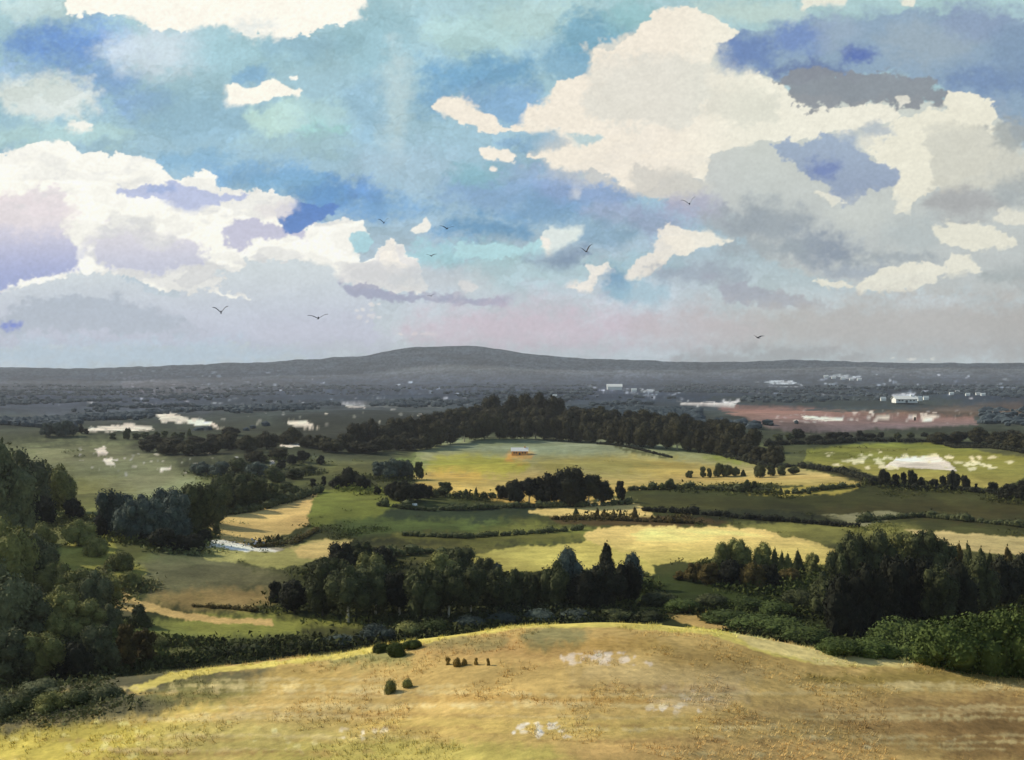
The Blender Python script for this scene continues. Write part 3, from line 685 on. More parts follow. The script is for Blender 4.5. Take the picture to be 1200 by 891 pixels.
def trunk_mesh(name, seed):
    """unit trunk: height 1, base radius .05, with limbs"""
    r = random.Random(seed); V, Fc = [], []
    def tube(pts, radii, n=7):
        b = len(V)
        for i, (p, R) in enumerate(zip(pts, radii)):
            q = pts[min(i + 1, len(pts) - 1)] - pts[max(i - 1, 0)]; q.normalize()
            a = q.cross(Vector((.3, 1, .1))).normalized(); c = q.cross(a)
            for k in range(n):
                an = 2 * math.pi * k / n
                V.append(tuple(p + (a * math.cos(an) + c * math.sin(an)) * R))
        for i in range(len(pts) - 1):
            for k in range(n):
                Fc.append((b + i * n + k, b + i * n + (k + 1) % n, b + (i + 1) * n + (k + 1) % n, b + (i + 1) * n + k))
        Fc.append(tuple(b + (len(pts) - 1) * n + k for k in range(n)))
    pts = [Vector((0, 0, -.06))]; x = y = 0
    for i in range(1, 7):
        x += r.uniform(-.025, .03); y += r.uniform(-.02, .02); pts.append(Vector((x, y, i / 6)))
    tube(pts, [.062, .046, .040, .034, .028, .02, .008])
    for i in range(5):
        k = r.randint(2, 4); a = r.uniform(0, 6.28); p = pts[k]
        e = p + Vector((math.cos(a) * .22, math.sin(a) * .22, r.uniform(.15, .3)))
        tube([p, (p + e) / 2 + Vector((0, 0, .03)), e], [.02, .014, .005], 5)
    me = bpy.data.meshes.new(name); me.from_pydata(V, [], Fc); me.update()
    me.polygons.foreach_set('use_smooth', [True] * len(me.polygons)); me.materials.append(BARK)
    return me

CROWNS = {k: [crown_mesh('crown', k, s * 31 + i) for i in range(n)] for k, s, n in (('round', 1, 5), ('tall', 2, 3), ('cone', 3, 3), ('bush', 4, 4))}
TRUNKS = [trunk_mesh('trunk', i) for i in range(4)]
KNAME = {'round': 'broadleaf_tree', 'tall': 'slender_tree', 'cone': 'conifer_tree', 'bush': 'shrub'}
KWORD = {'round': 'round tree', 'tall': 'slender tree', 'cone': 'conifer', 'bush': 'shrub'}
KCAT = {'round': 'tree', 'tall': 'tree', 'cone': 'conifer', 'bush': 'shrub'}

def slot(o, mat):
    o.material_slots[0].link = 'OBJECT'; o.material_slots[0].material = mat

def tree(px, py, hpx, wpx, kind, tone, label, group, pale=False, small=False):
    p = ground_at(px, py)
    s = p.y / F
    H, W = hpx * s, wpx * s
    root = bpy.data.objects.new(KNAME[kind], None); COL.objects.link(root)
    root.location = p - Vector((0, 0, .15)); root.rotation_euler.z = random.uniform(0, 6.28); root.empty_display_size = 1
    tag(root, label, KCAT[kind], group)
    c = bpy.data.objects.new('crown', random.choice(CROWNS[kind])); COL.objects.link(c); c.parent = root
    lift = 0.0 if kind == 'bush' else (H * .02 if not pale else H * .22)
    wn = {'round': .92, 'tall': .72, 'cone': .8, 'bush': 1.0}[kind]
    c.scale = (W / wn, W / wn, (H - lift) * (1.04 if kind != 'bush' else 1.35)); c.location = (0, 0, lift - (H - lift) * (.05 if kind != 'bush' else .12))
    slot(c, LM[tone])
    t = bpy.data.objects.new('trunk' if kind != 'bush' else 'stem', random.choice(TRUNKS)); COL.objects.link(t); t.parent = root
    th = H * (.75 if kind != 'bush' else .6)
    tr = max(.5, min(1.6, W / max(H, .1))) * (1.7 if pale else 1)
    t.scale = (th * tr * .55, th * tr * .55, th); slot(t, PALEBARK if pale else BARK)
    return root

ORD = ['first', 'second', 'third', 'fourth', 'fifth', 'sixth', 'seventh', 'eighth', 'ninth', 'tenth', 'eleventh', 'twelfth', 'thirteenth', 'fourteenth', 'fifteenth', 'sixteenth']
def cluster(where, group, items, uniq=None):
    """items: (px,py,h,w,kind,tone[,pale]); labelled by their order from the left within this cluster"""
    items = sorted(items, key=lambda t: t[0]); n = len(items)
    for i, it in enumerate(items):
        px, py, h, wd, k, tone = it[:6]; pale = len(it) > 6
        if n == 1: lab = f"{TONE[tone]} {KWORD[k]} {where}"
        else:
            o_ = 'leftmost' if i == 0 else ('rightmost' if i == n - 1 else ORD[i] + ' from left')
            lab = f"{TONE[tone]} {KWORD[k]}, {o_} {where}"
            if len(lab.split()) > 16: lab = lab.replace(' of the ', ' of ', 1).replace('from left', 'from left', 1)
            if len(lab.split()) > 16: lab = lab.replace('round tree', 'tree').replace('slender tree', 'tree')
            if len(lab.split()) > 16: print('LONG', lab)
        tree(px, py, h, wd, k, tone, lab, group, pale)

R_, T_, C_, B_ = 'round', 'tall', 'cone', 'bush'
# left flank of the valley
cluster('of the trees topping the left edge', 'trees at the top of the left flank', [
 (-8, 640, 130, 90, R_, 'moss'), (24, 612, 92, 60, R_, 'moss'), (66, 602, 60, 42, R_, 'olive'), (44, 618, 44, 42, R_, 'black'), (86, 610, 28, 24, R_, 'black'), (116, 630, 28, 20, B_, 'black'), (124, 618, 22, 10, C_, 'black')])
cluster('of the upper trees in the left wood', 'trees of the left wood', [
 (5, 700, 100, 66, R_, 'olive'), (38, 690, 70, 56, R_, 'moss'), (62, 706, 50, 40, R_, 'olive'), (88, 712, 46, 44, R_, 'olive'), (112, 716, 52, 36, R_, 'moss'), (134, 706, 30, 16, T_, 'olive')])
cluster('of the lower trees in the left wood', 'trees of the left wood', [
 (-5, 760, 110, 80, R_, 'moss'), (34, 756, 74, 62, R_, 'moss'), (70, 752, 62, 50, R_, 'olive'), (104, 748, 48, 46, R_, 'olive'), (128, 744, 40, 28, R_, 'moss')])
cluster('of the trees at the foot of the left wood', 'trees at the foot of the left wood', [
 (12, 800, 66, 60, R_, 'moss'), (50, 796, 58, 50, R_, 'olive'), (70, 796, 30, 20, R_, 'black'), (92, 797, 46, 34, R_, 'black'), (118, 790, 60, 44, R_, 'moss'), (148, 784, 56, 24, T_, 'brown'), (170, 778, 44, 26, T_, 'brown')])
cluster('of the olive trees low on the left flank', 'olive trees on the left flank', [
 (-6, 690, 70, 50, R_, 'olive'), (14, 672, 54, 44, R_, 'olive'), (48, 660, 50, 40, R_, 'olive'), (92, 640, 34, 36, R_, 'olive'), (112, 652, 26, 30, B_, 'olive'), (140, 668, 24, 34, B_, 'olive'), (150, 690, 22, 30, B_, 'olive'), (72, 726, 44, 40, R_, 'olive'), (20, 738, 60, 50, R_, 'olive')])
cluster('of the low shrubs below the ochre path', 'shrubs below the ochre path', [
 (184, 762, 20, 40, B_, 'olive'), (214, 772, 14, 44, B_, 'olive'), (160, 770, 22, 30, B_, 'brown'), (246, 768, 11, 40, B_, 'dark'), (284, 765, 10, 44, B_, 'dark')])
cluster('standing alone beside the ochre path', 'lone trees', [(163, 734, 31, 28, C_, 'dark')])
cluster('of the blue-grey wood behind the ochre field', 'trees of the blue-grey wood', [
 (128, 628, 56, 34, R_, 'blue'), (152, 634, 52, 38, R_, 'blue'), (180, 636, 54, 40, R_, 'blue'), (192, 622, 52, 40, R_, 'blue'), (140, 610, 34, 36, R_, 'blue'), (218, 612, 48, 38, R_, 'dark'), (168, 616, 40, 38, R_, 'blue'), (246, 616, 52, 36, R_, 'dark'), (266, 592, 40, 34, R_, 'dark'), (288, 588, 36, 34, R_, 'dark'), (206, 634, 58, 36, R_, 'blue'), (232, 626, 62, 36, R_, 'dark'), (256, 602, 46, 30, R_, 'dark'),
 (278, 598, 42, 34, R_, 'dark'), (300, 592, 34, 26, T_, 'dark'), (318, 590, 26, 26, R_, 'dark'), (338, 584, 20, 24, R_, 'dark')])
cluster('of the pointed tops behind the blue-grey wood', 'conifers behind the blue-grey wood', [
 (250, 572, 14, 8, C_, 'dark'), (259, 572, 16, 8, C_, 'dark'), (270, 572, 13, 7, C_, 'dark'), (286, 572, 20, 10, C_, 'dark'), (296, 572, 16, 7, C_, 'dark')])
cluster('of the black clump beside the white lane', 'black clump beside the lane', [
 (170, 637, 16, 22, B_, 'black'), (190, 645, 28, 32, R_, 'black'), (212, 647, 22, 26, R_, 'black'), (228, 648, 24, 24, R_, 'black'), (240, 637, 18, 18, R_, 'black')])
cluster('of the small trees inside the ochre field', 'small trees in the ochre field', [
 (254, 625, 20, 9, C_, 'dark'), (304, 640, 12, 7, C_, 'brown'), (315, 638, 12, 8, C_, 'brown'), (326, 636, 12, 8, C_, 'brown')])
# far left copse and hedge
cluster('of the far copse left of the white patch', 'far left copse', [
 (54, 512, 17, 15, R_, 'blue'), (68, 512, 18, 17, R_, 'blue'), (78, 512, 20, 15, R_, 'blue'), (86, 511, 14, 11, R_, 'blue'), (95, 508, 11, 7, T_, 'black'), (101, 509, 7, 6, T_, 'black')])
cluster('of the far hedgerow below the white patch', 'far left hedgerow', [
 (132, 515, 8, 8, T_, 'dark'), (149, 515, 14, 9, R_, 'dark'), (160, 515, 8, 10, R_, 'dark'), (171, 515, 9, 11, R_, 'dark'), (184, 515, 10, 8, R_, 'dark'), (193, 515, 11, 8, T_, 'dark'), (205, 515, 9, 9, R_, 'dark'), (213, 514, 8, 8, R_, 'dark'), (222, 512, 11, 6, C_, 'dark')])
cluster('of the wood on the slope below the far hedgerow', 'wood below the far hedgerow', [
 (182, 520, 11, 22, R_, 'far'), (204, 522, 12, 24, R_, 'far'), (228, 522, 12, 24, R_, 'far'), (254, 520, 12, 24, R_, 'far'), (175, 530, 16, 26, R_, 'far'), (198, 533, 18, 26, R_, 'far'), (222, 534, 20, 28, R_, 'far'), (246, 532, 20, 26, R_, 'far'), (268, 528, 24, 28, R_, 'far'), (290, 530, 22, 26, R_, 'far'), (312, 526, 22, 26, R_, 'far'), (270, 510, 10, 22, R_, 'far'), (335, 520, 14, 20, R_, 'far')])
cluster('of the wood sloping down behind the ochre field', 'wood behind the ochre field', [
 (236, 556, 16, 24, R_, 'blue'), (258, 558, 18, 26, R_, 'blue'), (280, 556, 20, 26, R_, 'dark'), (302, 560, 20, 28, R_, 'blue'), (322, 566, 20, 26, R_, 'dark'), (300, 542, 15, 26, R_, 'far'), (326, 538, 14, 24, R_, 'far'), (346, 562, 14, 22, R_, 'dark'), (362, 556, 12, 20, R_, 'dark')])
# small black trees on the left-centre meadow
cluster('of the black bushy trees on the upper meadow', 'black trees on the upper meadow', [
 (329, 550, 12, 12, R_, 'black'), (343, 545, 13, 14, R_, 'black'), (355, 542, 15, 15, R_, 'black'), (376, 545, 12, 10, R_, 'black')])
cluster('of the black trees above the green field', 'black trees above the green field', [
 (367, 571, 11, 7, T_, 'black'), (379, 570, 13, 6, T_, 'black'), (396, 573, 16, 20, R_, 'black'), (409, 573, 27, 22, R_, 'black'), (424, 574, 18, 20, R_, 'black'), (442, 580, 11, 9, R_, 'black')])
cluster('of those at the left corner of the yellow slope', 'trees at the corner of the yellow slope', [
 (446, 560, 20, 20, R_, 'blue'), (460, 562, 26, 24, R_, 'blue'), (476, 562, 24, 18, R_, 'blue'), (491, 562, 22, 11, T_, 'dark')])
cluster('of the black clump below the yellow slope', 'black clump below the yellow slope', [
 (462, 586, 24, 22, R_, 'black'), (474, 589, 28, 26, R_, 'black'), (488, 587, 22, 24, R_, 'black'), (500, 584, 16, 16, R_, 'black'), (521, 582, 18, 18, T_, 'dark'), (510, 583, 12, 12, B_, 'dark')])
cluster('in the hedge along the yellow slope', 'hedge along the yellow slope', [
 (536, 584, 8, 12, B_, 'dark'), (546, 584, 13, 9, C_, 'dark'), (558, 584, 15, 6, C_, 'dark'), (567, 584, 9, 10, B_, 'dark'), (577, 584, 8, 10, B_, 'dark'), (588, 585, 17, 16, R_, 'black')])
cluster('of the round black clump in the middle', 'round black clump in the middle', [
 (604, 590, 30, 22, R_, 'black'), (620, 590, 32, 26, R_, 'black', 1), (642, 592, 40, 32, R_, 'black'), (668, 593, 47, 38, R_, 'black'), (690, 592, 38, 30, R_, 'black', 1), (708, 590, 28, 24, R_, 'black'), (727, 588, 26, 12, T_, 'black')])
cluster('of the brown spires in the middle ochre field', 'brown spires in the middle field', [
 (675, 606, 14, 7, C_, 'dark'), (700, 607, 14, 7, C_, 'brown'), (708, 607, 12, 7, C_, 'brown'), (719, 607, 12, 5, C_, 'brown'), (727, 607, 12, 5, C_, 'brown'), (744, 608, 16, 8, C_, 'brown'), (764, 610, 8, 5, C_, 'brown'), (771, 610, 9, 5, C_, 'brown'), (783, 611, 8, 6, C_, 'brown')])
# right of centre
cluster('of the dark hedgerow trees across the yellow slope', 'hedgerow across the yellow slope', [
 (808, 560, 9, 9, R_, 'dark'), (824, 560, 14, 7, T_, 'dark'), (831, 560, 12, 6, T_, 'dark'), (842, 559, 17, 12, R_, 'dark'), (852, 559, 15, 12, R_, 'dark'), (862, 558, 12, 10, R_, 'dark'), (871, 558, 9, 6, C_, 'dark'), (890, 560, 19, 13, R_, 'dark'), (903, 558, 13, 10, T_, 'dark'), (916, 557, 12, 10, R_, 'dark'), (930, 556, 10, 14, R_, 'dark')])
cluster('of the pointed trees on the low dark rise', 'pointed trees on the dark rise', [
 (776, 574, 9, 9, R_, 'olive'), (785, 574, 14, 11, R_, 'dark'), (801, 574, 7, 5, C_, 'dark'), (856, 575, 7, 6, C_, 'dark'), (875, 576, 15, 9, R_, 'dark'), (884, 576, 13, 7, T_, 'dark'), (890, 576, 10, 5, C_, 'dark'), (898, 577, 8, 6, C_, 'dark'), (915, 578, 8, 5, C_, 'dark'), (932, 578, 7, 8, C_, 'dark'), (948, 579, 6, 5, C_, 'dark')])
cluster('of the black row below the chalk patch', 'black row below the chalk patch', [
 (1024, 569, 12, 14, B_, 'black'), (1036, 571, 23, 14, R_, 'black'), (1050, 571, 17, 8, T_, 'black'), (1059, 571, 19, 7, T_, 'black'), (1069, 572, 23, 11, R_, 'black'), (1079, 573, 15, 10, R_, 'black'), (1094, 573, 13, 12, R_, 'black'), (1105, 573, 17, 8, T_, 'black'),
 (1117, 574, 25, 15, R_, 'black'), (1131, 573, 17, 11, R_, 'black'), (1144, 575, 9, 4, T_, 'black'), (1163, 577, 13, 12, R_, 'black'), (1182, 586, 20, 24, R_, 'black'), (1200, 588, 26, 26, R_, 'black')])
cluster('of the dark far hedge beneath the pink field', 'far hedge beneath the pink field', [
 (912, 516, 8, 12, R_, 'dark'), (925, 516, 9, 12, R_, 'dark'), (936, 515, 13, 16, R_, 'black'), (955, 517, 8, 22, B_, 'black'), (975, 515, 9, 18, R_, 'black'), (990, 514, 8, 18, R_, 'black'), (1008, 513, 9, 9, R_, 'black'), (1020, 513, 6, 16, B_, 'black'), (1032, 513, 7, 8, R_, 'black'),
 (1052, 515, 9, 8, R_, 'dark'), (1067, 514, 8, 9, R_, 'dark'), (1083, 512, 6, 8, R_, 'black')])
cluster('of the far right wood beneath the brown fields', 'far right wood', [
 (1100, 520, 14, 26, R_, 'far'), (1122, 519, 14, 26, R_, 'far'), (1146, 520, 20, 26, R_, 'far'), (1168, 523, 18, 26, R_, 'far'), (1190, 527, 20, 28, R_, 'far'), (1212, 530, 20, 28, R_, 'far'), (1185, 517, 14, 26, R_, 'far')])
# big central grove
cluster('in front of the central grove', 'front trees of the central grove', [
 (322, 706, 27, 14, T_, 'black'), (345, 718, 40, 40, R_, 'black'), (378, 722, 66, 46, R_, 'dark'), (408, 730, 72, 50, R_, 'dark', 1), (440, 724, 66, 48, R_, 'dark', 1), (468, 726, 58, 42, R_, 'black', 1), (498, 730, 72, 46, R_, 'dark'), (526, 730, 70, 44, R_, 'dark', 1), (552, 724, 62, 42, R_, 'dark', 1), (580, 716, 56, 42, R_, 'dark'), (603, 712, 48, 30, R_, 'dark')])
cluster('at the back of the central grove', 'back trees of the central grove', [
 (380, 676, 26, 32, R_, 'dark'), (402, 672, 38, 34, R_, 'black'), (425, 668, 36, 34, R_, 'dark'), (448, 664, 26, 30, R_, 'black'), (392, 700, 50, 40, R_, 'dark'), (430, 696, 50, 40, R_, 'olive'), (515, 690, 44, 44, R_, 'olive'), (540, 680, 40, 36, R_, 'dark'), (565, 688, 36, 30, R_, 'dark'), (575, 686, 34, 24, R_, 'blue')])
cluster('of the second grove right of the central grove', 'second grove', [
 (622, 714, 46, 18, T_, 'dark'), (632, 708, 40, 14, T_, 'dark'), (652, 714, 62, 34, R_, 'dark'), (668, 700, 60, 34, R_, 'blue'), (688, 716, 52, 44, R_, 'black'), (712, 714, 56, 42, R_, 'black'), (736, 708, 52, 30, R_, 'black'), (742, 690, 46, 22, R_, 'blue'), (700, 690, 30, 26, R_, 'blue')])
cluster('rising above the second grove', 'lone trees', [(711, 672, 42, 21, C_, 'black')])
cluster('of the brown clump on the dark meadow', 'brown clump', [
 (797, 680, 12, 16, R_, 'brown'), (812, 682, 24, 22, R_, 'brown'), (834, 686, 28, 30, R_, 'brown'), (858, 688, 34, 34, R_, 'black'), (882, 690, 34, 32, R_, 'brown'), (904, 690, 30, 26, R_, 'black'), (926, 682, 18, 24, R_, 'brown')])
cluster('of the olive trees behind the brown clump', 'olive trees behind the brown clump', [
 (846, 668, 34, 24, R_, 'olive'), (866, 668, 38, 28, R_, 'olive'), (894, 668, 34, 22, R_, 'olive'), (908, 668, 30, 10, C_, 'olive'), (916, 670, 28, 9, C_, 'olive'), (923, 670, 26, 9, C_, 'olive'), (935, 674, 34, 13, C_, 'dark'), (952, 676, 30, 16, T_, 'olive')])
# right wood
cluster('of the tall back trees in the right wood', 'back trees of the right wood', [
 (984, 690, 58, 28, R_, 'dark'), (1004, 690, 68, 40, R_, 'dark'), (1030, 690, 72, 44, R_, 'dark'), (1056, 688, 66, 44, R_, 'olive'), (1082, 690, 72, 34, T_, 'dark'), (1104, 690, 62, 40, R_, 'dark')])
cluster('of those behind the right wood', 'conifers behind the right wood', [
 (1124, 676, 46, 15, C_, 'brown'), (1134, 678, 48, 15, C_, 'dark'), (1150, 680, 44, 16, C_, 'dark'), (1160, 680, 38, 12, C_, 'dark'), (1171, 682, 34, 12, C_, 'dark'), (1181, 684, 50, 18, C_, 'brown'), (1194, 684, 36, 14, C_, 'dark')])
cluster('of the front trees in the right wood', 'front trees of the right wood', [
 (966, 722, 56, 34, R_, 'dark'), (990, 750, 80, 46, R_, 'black'), (1014, 748, 94, 46, R_, 'black'), (1042, 736, 88, 48, R_, 'black'), (1070, 730, 80, 44, R_, 'black'), (1098, 734, 78, 46, R_, 'dark'), (1124, 730, 76, 42, R_, 'black'), (1148, 722, 70, 42, R_, 'dark'), (1174, 712, 62, 40, R_, 'black'), (1200, 706, 62, 44, R_, 'black')])
cluster('of the shrubs below the right wood', 'shrubs below the right wood', [
 (850, 728, 14, 60, B_, 'deep'), (884, 738, 20, 66, B_, 'deep'), (916, 744, 24, 66, B_, 'deep'), (948, 756, 26, 70, B_, 'deep'), (984, 766, 22, 66, B_, 'deep'), (1020, 770, 26, 70, B_, 'deep'), (1050, 768, 48, 76, B_, 'deep'), (1078, 776, 52, 70, B_, 'deep'), (1108, 782, 64, 84, B_, 'deep'), (1138, 784, 70, 76, B_, 'deep'), (1166, 786, 76, 84, B_, 'deep'), (1192, 788, 84, 84, B_, 'deep'), (1220, 790, 84, 80, B_, 'deep')])
cluster('below the brown clump', 'shrubs on the meadow below the brown clump', [
 (770, 708, 16, 44, B_, 'dark'), (800, 716, 16, 50, B_, 'deep'), (834, 712, 18, 50, B_, 'dark'), (872, 716, 18, 50, B_, 'deep'), (908, 722, 20, 50, B_, 'deep'), (936, 712, 24, 44, B_, 'dark')])
# undergrowth before the groves
cluster('below the groves', 'shrubs at the foot of the groves', [
 (440, 752, 22, 44, B_, 'blue'), (478, 748, 22, 40, B_, 'olive'), (512, 742, 18, 40, B_, 'green'), (548, 738, 18, 40, B_, 'blue'), (590, 734, 18, 44, B_, 'blue'), (632, 730, 18, 44, B_, 'blue'), (676, 728, 16, 44, B_, 'blue'), (720, 727, 14, 40, B_, 'dark'), (760, 727, 12, 36, B_, 'dark'),
 (396, 756, 13, 40, B_, 'blue'), (352, 760, 11, 44, B_, 'dark')])
cluster('of the shrubs on the brow of the near hill', 'shrubs on the near hill', [
 (446, 764, 14, 22, B_, 'green'), (464, 770, 22, 26, B_, 'green'), (484, 760, 14, 24, B_, 'green')])
cluster('out on the near hill', 'small shrubs out on the near hill', [
 (458, 812, 20, 18, B_, 'olive'), (478, 806, 14, 12, B_, 'olive')])
cluster('at the left end of the near hill', 'shrubs at the left end of the near hill', [
 (-6, 842, 30, 54, B_, 'moss'), (28, 832, 24, 50, B_, 'dark'), (60, 832, 24, 50, B_, 'olive'), (92, 826, 22, 46, B_, 'dark'), (124, 818, 18, 40, B_, 'moss'), (50, 812, 18, 50, B_, 'moss')])
cluster('of the tiny brown saplings in the near grass', 'saplings in the near grass', [
 (525, 781, 13, 6, T_, 'straw'), (536, 782, 14, 10, B_, 'straw'), (544, 781, 12, 7, B_, 'straw'), (558, 781, 12, 5, T_, 'straw'), (572, 781, 12, 4, T_, 'straw')])
def hedge(line, hpx, tone, label):
    pts = [ground_at(x, y) for x, y in line]
    o0 = pts[0].copy(); V, Fc = [], []
    rr = random.Random(len(label) * 7 + int(line[0][0]))
    for a, b in zip(pts[:-1], pts[1:]):
        Ls = (b - a).length; h = hpx * (a.y + b.y) / 2 / F; n = max(2, int(Ls / (h * .55)))
        for i in range(n):
            t = (i + rr.random()) / n; x = a.x + (b.x - a.x) * t; y = a.y + (b.y - a.y) * t
            z = float(height(x, y)); k = h * rr.uniform(.55, 1.25) * (1.5 if rr.random() < .08 else 1)
            c = Vector((x + rr.uniform(-.3, .3) * h, y + rr.uniform(-.5, .5) * h, z)) - o0
            bb = len(V)
            for v in lv: V.append((c.x + v[0] * k * .6, c.y + v[1] * k * .6, c.z + k * .38 + v[2] * k * .5 * rr.uniform(.8, 1.1)))
            Fc.extend(tuple(int(q) + bb for q in f) for f in lf_)
            for j in range(34):
                d = Vector((rr.gauss(0, 1), rr.gauss(0, 1), rr.gauss(.2, .8))).normalized()
                p = c + Vector((d.x * k * .66, d.y * k * .66, k * .4 + d.z * k * .55)); q = k * rr.uniform(.05, .16)
                if p.z < c.z: continue
                t1 = Vector((rr.gauss(0, 1), rr.gauss(0, 1), rr.gauss(0, 1))).normalized() * q; t2 = Vector((rr.gauss(0, 1), rr.gauss(0, 1), rr.gauss(0, 1))).normalized() * q
                bb = len(V); V += [tuple(p + t1), tuple(p + t2), tuple(p - t1 - t2)]; Fc.append((bb, bb + 1, bb + 2))
    o = mesh_obj('hedgerow', V, Fc, LM[tone]); o.location = o0
    tag(o, label, 'hedge', 'hedgerows of the valley')
import bmesh as _bm
b1 = _bm.new(); _bm.ops.create_icosphere(b1, subdivisions=1, radius=1)
lv = np.array([tuple(v.co) for v in b1.verts]); lf_ = np.array([[v.index for v in f.verts] for f in b1.faces]); b1.free()
for ln, hp, tn, lb in [
 ([(735, 575), (800, 573), (860, 576), (930, 579), (1005, 571)], 6, 'dark', 'long low hedge along the lower right foot of the yellow slope'),
 ([(940, 549), (985, 554), (1018, 566), (1060, 573), (1120, 575), (1165, 579), (1210, 590)], 7, 'black', 'curving black hedge under the bright green field at the right'),
 ([(752, 599), (800, 602), (870, 608), (940, 613), (1005, 619)], 7, 'black', 'black hedge sloping down to the right just above the large pale field'),
 ([(440, 593), (500, 599), (560, 597), (600, 595), (660, 595), (740, 591)], 7, 'dark', 'dark hedge at the foot of the black clumps in the middle'),
 ([(645, 609), (700, 609), (760, 612), (820, 614)], 5, 'brown', 'low brown hedge under the small middle field with the spires'),
 ([(300, 642), (345, 637), (372, 622)], 5, 'brown', 'short brown hedge between the ochre field and the lane'),
 ([(245, 607), (290, 601), (340, 589), (374, 577)], 10, 'dark', 'dark hedge along the top edge of the left ochre field'),
 ([(895, 524), (960, 521), (1010, 517), (1100, 518), (1210, 535)], 6, 'black', 'black hedge along the top of the bright green field'),
 ([(850, 536), (880, 543), (905, 549), (945, 547)], 7, 'black', 'short black hedge joining the long wood to the bright green field'),
 ([(160, 768), (240, 770), (330, 764), (410, 757)], 8, 'dark', 'dark hedge just behind the left brow of the near hill'),
 ([(225, 712), (270, 714), (300, 718)], 6, 'brown', 'short brown hedge above the ochre path'),
 ([(1005, 613), (1080, 606), (1140, 612), (1210, 620)], 7, 'dark', 'dark hedge above the pale strip at the far right edge'),
 ([(470, 628), (540, 631), (620, 626), (682, 621)], 6, 'dark', 'dark hedge running left from the large pale field'),
 ([(700, 521), (745, 527), (788, 537)], 3, 'black', 'thin black hedge slanting across the top of the yellow slope'),
 ([(590, 690), (650, 676), (690, 672), (760, 676)], 6, 'olive', 'olive hedge along the lower edge of the middle pale fields'),
 ([(440, 655), (500, 648), (550, 652)], 9, 'dark', 'dark hedge behind the left half of the central grove')]:
    hedge(ln, hp, tn, lb)
# the long dark wood above the yellow slope
fr = []
xs = np.linspace(500, 905, 30)
by = lambda x: float(np.interp(x, [400, 500, 560, 620, 700, 800, 850, 905], [534, 526, 515, 514, 520, 528, 534, 546]))
for i, x in enumerate(xs):
    fr.append((x + random.uniform(-3, 3), by(x), random.uniform(24, 34) * (1 if x < 860 else .8), random.uniform(20, 28), R_, 'far') + ((1,) if i % 6 == 3 else ()))
def mass(items, lab, group):
    for it in items: tree(it[0], it[1], it[2], it[3], it[4], it[5], lab, group, len(it) > 6)
mass(fr, 'dark tree in the front row of the long wood above the yellow slope', 'front row of the long wood')
bk = [(x + random.uniform(-5, 5), by(x) - 10, random.uniform(24, 34), random.uniform(22, 30), R_, 'far') for x in np.linspace(420, 880, 30)]
bk += [(x, 500, 40 + random.uniform(-3, 3), 26, R_, 'far') for x in (578, 600, 618, 632, 648)]
bk += [(x, by(x) - 20, random.uniform(18, 26), random.uniform(22, 30), R_, 'far') for x in np.linspace(510, 850, 22)]
mass(bk, 'dark tree behind the front row of the long wood above the yellow slope', 'back rows of the long wood')
lf = [(x + random.uniform(-5, 5), 530 + random.uniform(-10, 2), random.uniform(14, 22), random.uniform(20, 28), R_, 'far') for x in np.linspace(345, 500, 14)]
mass(lf, 'dark tree in the straggling wood joining the long wood on its left', 'straggling wood')

# far-off woodland: one mass nobody could count
fv, ff = [], []
n = 0; base_v = ICO_V
import bmesh as _bm
b1 = _bm.new(); _bm.ops.create_icosphere(b1, subdivisions=1, radius=1)
lv = np.array([tuple(v.co) for v in b1.verts]); lf_ = np.array([[v.index for v in f.verts] for f in b1.faces]); b1.free()
pts = []
while len(pts) < 9000:
    py = random.uniform(441, 512); px = random.uniform(-60, 1260)
    d = CAM_H * F / max(py - V0, 3); x = (px - U0) / F * d
    if d > 5600: continue
    if fbm(np.array([x / 330]), np.array([d / 520]), 55, 4)[0] + random.gauss(0, .09) < 0.03: continue
    if 820 < px < 1150 and 473 < py < 508: continue
    if px < 200 and py > 505: continue
    if any(abs(px - cx) < rx and abs(py - 3 - cy) < 7 for cx, cy, rx in ((141, 502, 46), (222, 492, 44), (353, 498, 28), (416, 475, 20), (735, 456, 36), (830, 474, 40), (912, 449, 32), (992, 442, 22), (1060, 466, 22), (610, 514, 0))): continue
    pts.append((x, d))
P = np.array(pts); hz = height(P[:, 0], P[:, 1])
VV, QQ = [], []
for i, ((x, d), z) in enumerate(zip(pts, hz)):
    s = random.uniform(2, 5) * (1 + d / 9000); j = 1 + rng.uniform(-.22, .22, (len(lv), 1))
    v = lv * j * np.array([s * random.uniform(.8, 1.6), s, s * .75]) + np.array([x, d, z + s * .45])
    VV.append(v); QQ.append(lf_ + i * len(lv))
wo = np_mesh('woodland', np.concatenate(VV), np.concatenate(QQ), None, LM['slate'], False)
tag(wo, 'far-off dusky woodland and hedges scattered over the distant plain', 'woodland', kind='stuff')

# ------------------------------------------------------------------ dry grass on the near hill (stuff)
gm, nt, b = new_mat('dry_grass')
oi = nt.nodes.new('ShaderNodeAttribute'); oi.attribute_name = 'tint'
nt.links.new(oi.outputs['Color'], b.inputs['Base Color']); b.inputs['Roughness'].default_value = 1; b.inputs['Specular IOR Level'].default_value = .05
